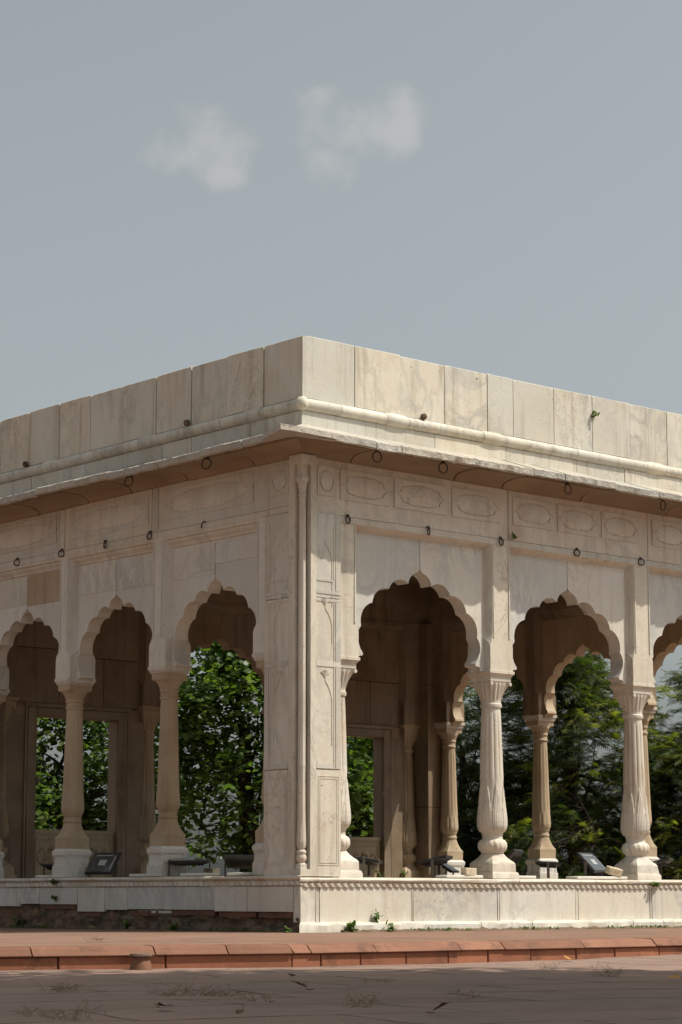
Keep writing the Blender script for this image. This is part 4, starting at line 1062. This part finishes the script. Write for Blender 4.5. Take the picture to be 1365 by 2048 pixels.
tree('broadleaf_tree', 'broad-leaved tree seen through the carved window at the left', ground(42.5, -4.9, ZL), 5.8,
     [((.3, .2, 3.1), (1.6, 1.6, 1.4)), ((.9, -.4, 1.7), (1.5, 1.4, 1.3)), ((-.8, .5, 2.3), (1.4, 1.4, 1.5)), ((-.3, .3, 4.2), (1.2, 1.2, .9))], 280, 44, broad_clump, M['broad'], group=G1, seed=5, gap=.14)
tree('broadleaf_tree', 'broad-leaved tree seen through the small window right of the corner pier', ground(43.0, .55, ZL), 5.6,
     [((.1, .0, 2.7), (1.0, 1.2, 1.3)), ((-.1, .2, 1.9), (1.0, 1.0, 1.0)), ((.25, .25, 3.6), (.9, .9, .9))], 120, 36, broad_clump, M['broad'], group=G1, seed=8, gap=.2)
tree('broadleaf_tree', 'broad-leaved tree half hidden behind the left end of the pavilion', ground(44.5, -8.2, ZL), 5.4,
     [((.0, .0, 2.9), (1.6, 1.6, 1.5)), ((.5, -.2, 1.8), (1.5, 1.4, 1.4))], 80, 30, broad_clump, M['broad'], group=G1, seed=9)
G2 = 'feathery dark trees beyond the pavilion'
tree('feathery_tree', 'dark feathery tree seen between the two vase columns', ground(46, 4.7, ZL), 7.4,
     [((.0, .0, 4.0), (1.9, 1.9, 1.6)), ((.4, .4, 2.3), (2.0, 1.9, 1.4)), ((-.5, -.5, 1.4), (1.9, 1.7, 1.3)), ((.6, -.8, 3.1), (1.7, 1.7, 1.5)), ((-.2, .3, 5.0), (1.3, 1.3, 1.0))], 520, 16, feather_clump, M['feather'], M['feather_pale'], group=G2, seed=12, r0=.16, gap=.10)
tree('feathery_tree', 'dark feathery tree behind the slender end columns left of the first vase column', ground(47.5, 2.7, ZL), 6.6,
     [((.0, .0, 3.6), (1.1, 1.5, 1.6)), ((.2, .0, 2.0), (1.2, 1.5, 1.3)), ((-.2, .2, 1.3), (1.0, 1.2, 1.0))], 250, 16, feather_clump, M['feather'], None, group=G2, seed=13, r0=.13, gap=.14)
tree('feathery_tree', 'tall feathery tree at the right border with bare forked branches', ground(45.5, 7.5, ZL), 7.8,
     [((.4, .0, 2.3), (1.8, 1.7, 1.6)), ((-.4, .3, 1.4), (1.6, 1.5, 1.3)), ((.7, -.3, 4.5), (1.5, 1.5, 1.3)), ((-.5, .0, 2.9), (1.1, 1.2, .9))], 400, 16, feather_clump, M['feather'], M['feather_pale'], group=G2, seed=17, r0=.16, gap=.12)
tree('feathery_tree', 'feathery tree farthest right, mostly hidden behind the pavilion', ground(48, 10.8, ZL), 7.4,
     [((.0, .0, 3.4), (2.0, 2.0, 1.7)), ((.3, .2, 2.0), (2.0, 2.0, 1.4))], 120, 10, feather_clump, M['feather'], None, group=G2, seed=21, r0=.2)
# the tree that shades the foreground stands to the right, outside the frame
def shade_clump(mb, p, outw, rr, per):
    for k in range(per):
        q = p + Vector((rr.gauss(0, .33), rr.gauss(0, .33), rr.gauss(0, .25)))
        d = Vector((rr.uniform(-1, 1), rr.uniform(-1, 1), rr.uniform(-.9, .3))).normalized(); a = d.cross(Vector((rr.uniform(-1, 1), rr.uniform(-1, 1), 1.4))).normalized(); s_ = rr.uniform(.16, .26)
        mb.add([q + a * (x * s_) + d * (y * s_) for x, y in ((0, 0), (.4, .25), (.42, .7), (0, 1.2), (-.42, .7), (-.4, .25))], [(0, 1, 2, 3, 4, 5)])
tree('shade_tree', 'big leafy tree to the right of the court whose shade falls across the foreground', ground(14.4, 5.3, ZL), 10.0,
     [((-.6, .3, 9.0), (1.9, 1.9, 1.6)), ((-.2, -1.0, 8.6), (2.0, 1.9, 1.4)), ((.9, .2, 7.6), (1.8, 1.8, 1.4)), ((-1.6, -1.2, 10.2), (1.7, 1.7, 1.5)), ((.5, -1.8, 7.6), (1.7, 1.7, 1.3)),
      ((-2.1, -1.5, 9.0), (1.9, 1.9, 1.5)), ((-1.8, -2.9, 8.6), (2.0, 2.0, 1.4)), ((-3.0, -3.0, 9.8), (1.9, 1.9, 1.5)), ((-3.4, -4.6, 8.8), (2.1, 2.0, 1.4)), ((-1.0, -3.9, 7.4), (1.8, 1.8, 1.3)), ((-.4, -2.6, 6.9), (1.3, 1.3, 1.1))], 900, 28, shade_clump, M['broad'], seed=31, r0=.3, trunk_top=.7)
